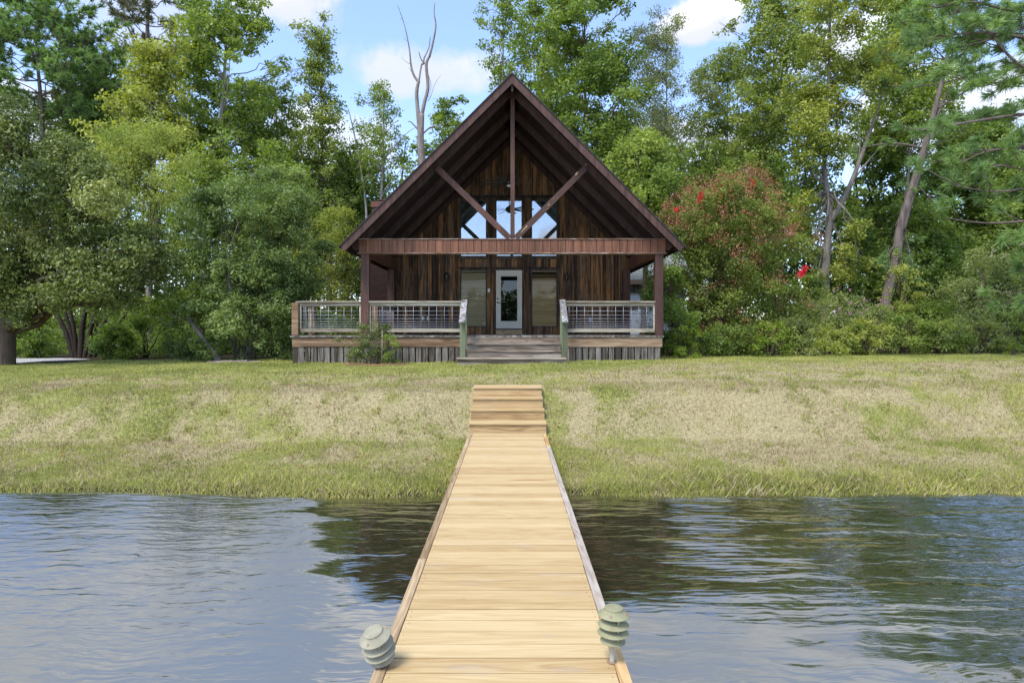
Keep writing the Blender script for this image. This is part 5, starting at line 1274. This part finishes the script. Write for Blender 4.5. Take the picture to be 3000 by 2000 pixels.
shrub('yellow_shrub', 'soft yellow topped shrub behind the low green ones', 'shrub', None, 2145, 22, 692, 78, L_lime, B_brown, 279, n=330, per=26, L=.07, asp=.4, cr=.25, stems=8, tintc=.10, sprig=.3)
shrub('tall_shrub', 'tall arching green shrub with cream flower heads', 'shrub', None, 2275, 21.5, 590, 95, L_shrubg, B_brown, 280, n=520, per=24, L=.10, asp=.45, cr=.26, stems=14, tintc=.55, sprig=.45, flowers=[('cream_flowers', L_cream, 10, .6, .09, 22, .04, None)])
LG = 'low green shrubs along the lawn edge'
for (q, dx, D, top, hw, lab, lf, tc) in [(0, 1830, 20.2, 752, 50, 'grey green low shrub under the pink flowered one', L_shrubg, .45), (1, 1905, 19.8, 765, 55, 'yellowish low shrub before the pink flowered one', L_shruby, .55), (2, 1990, 19.7, 755, 55, 'spreading yellow green low shrub before the leaning pine', L_shruby, .7), (3, 2075, 20.2, 735, 55, 'leafy low shrub at the leaning pine foot', L_shrub, .55), (4, 2160, 19.8, 755, 60, 'glossy low shrub before the yellow topped shrub', L_shrub, .5), (5, 2245, 19.6, 740, 60, 'bluish green arching low shrub', L_shrubg, .6), (6, 2325, 19.9, 730, 55, 'dense low shrub near the far east corner of the lawn', L_shrub, .5), (7, 2420, 20, 720, 60, 'low shrub cut by the picture edge', L_shrubg, .45), (8, 2085, 22.5, 640, 50, 'loose upright shrub with tan shoot tips beside the leaning pine', L_shruby, .6), (9, 2370, 22.5, 640, 70, 'taller green shrub at the picture edge', L_shrub, .55)]:
    shrub('low_shrub', lab, 'shrub', LG, dx, D, top - 14, hw * 1.15, lf, B_brown, 290 + q, n=230, per=22, L=.085, asp=.42, cr=.19, stems=10, tintc=tc + .12, sprig=.9)
for (q, dx, dl, lab) in [(0, 1567, 806, 'tiny lime seedling at the deck corner skirt'), (1, 2325, 800, 'tiny lime seedling at the far lawn edge')]:
    shrub('seedling', lab, 'plant', None, dx, 18.4, dl - 8, 16, L_lime, B_brown, 310 + q, n=24, per=10, L=.06, asp=.4, cr=.08, stems=4)

# shrub bed in front of the porch
shrub('boxwood_shrub', 'twiggy small leaved shrub in front of the porch railing', 'shrub', None, 850, 16.9, 745, 50, L_mag, B_grey, 320, n=520, per=16, L=.042, asp=.55, cr=.12, stems=40, power=2.0, sprig=.6, tintc=.42, stem_r=.010, spread=.85)
shrub('boxwood_shrub', 'lower glossy shrub round the plant stake', 'shrub', None, 898, 16.75, 772, 24, L_deep, B_grey, 321, n=120, per=16, L=.042, asp=.5, cr=.10, stems=8, stem_r=.008, tintc=.6)
X = PX(877, 16.6); t = empty('plant_stake', (X, 16.6, gz(X, 16.6)), 'thin wooden stake in the shrub bed', 'stake'); b = MB(3); b.tube([(0, 0, -.1), (.01, 0, .9)], [.010, .008], 6); b.build('stake', plain('bleached_stake', (.36, .28, .22), .8), t, local=True)
m, k, out = new_mat('pine_straw_mulch'); oc = k.new('ShaderNodeTexCoord').outputs['Object']
n = k.noise(oc, 40, 4, .7); pbsdf(k, out, k.ramp(n, [(.3, (.05, .02, .012)), (.7, (.20, .09, .055))]), .9, .1, normal=bump(k, n, .02))
b = MB(3); xs0, xs1 = PX(792, 16.7), PX(935, 16.7)
N = 18
for i in range(N):
    for j in range(6):
        def pt(i, j):
            u, v = i / N * 2 - 1, j / 6 * 2 - 1; x = (xs0 + xs1) / 2 + u * (xs1 - xs0) / 2; y = 16.95 + v * .52 * math.sqrt(max(0, 1 - u * u)); return (x, y, gz(x, y) + .045 * max(0, 1 - u * u) * (1 - .6 * v * v) + .004)
        b._add([pt(i, j), pt(i + 1, j), pt(i + 1, j + 1), pt(i, j + 1)], [(0, 1, 2, 3)], None)
tag(b.build('mulch_bed', m), kind='structure')
M_eb = plain('edging_brick', (.26, .12, .085), .85, .2, 0, .35, 9); M_es = plain('edging_stone', (.32, .25, .21), .85, .2, 0, .3, 9)
r = random.Random(8)
for i in range(9):
    x = xs0 + .1 + i * (xs1 - xs0 - .2) / 8; u = (x - (xs0 + xs1) / 2) / ((xs1 - xs0) / 2); y = 16.93 - .52 * math.sqrt(max(0, 1 - u * u))
    b = MB(i); b.box(-.10, .10, -.045, .045, -.03, .055); o = b.build('edging_brick', M_eb, None, bevel=.008); o.location = (x, y, gz(x, y)); o.rotation_euler = (r.uniform(-.05, .05), r.uniform(-.06, .06), r.uniform(-.25, .25) + u * .4)
    tag(o, 'weathered red brick edging the shrub bed by the porch', 'brick', 'bricks edging the shrub bed')
for i in range(7):
    x = PX(490 + i * 17, 18.6); b = MB(i); w_ = r.uniform(.13, .2); b.box(-w_, w_ * .8, -.09, .09, -.04, r.uniform(.05, .085)); o = b.build('edging_stone', M_es, None, bevel=.02); o.location = (x, 18.6 + r.uniform(-.05, .05), gz(x, 18.6)); o.rotation_euler = (r.uniform(-.06, .06), r.uniform(-.06, .06), r.uniform(-.2, .2))
    tag(o, 'flat pinkish stone edging the lawn below the wax myrtle', 'stone', 'stones edging the lawn')
# shepherd's hook
X = PX(1646, 19.2); t = empty('garden_hook', (X, 19.2, gz(X, 19.2)), 'thin black iron plant hook in front of the crape myrtle', 'plant hook'); b = MB(2)
b.tube([(0, 0, -.1), (0, 0, .66), (.02, 0, .69), (.30, 0, .69), (.34, 0, .70), (.345, 0, .73)], .006, 6); b.build('hook_rod', M_black, t, local=True)
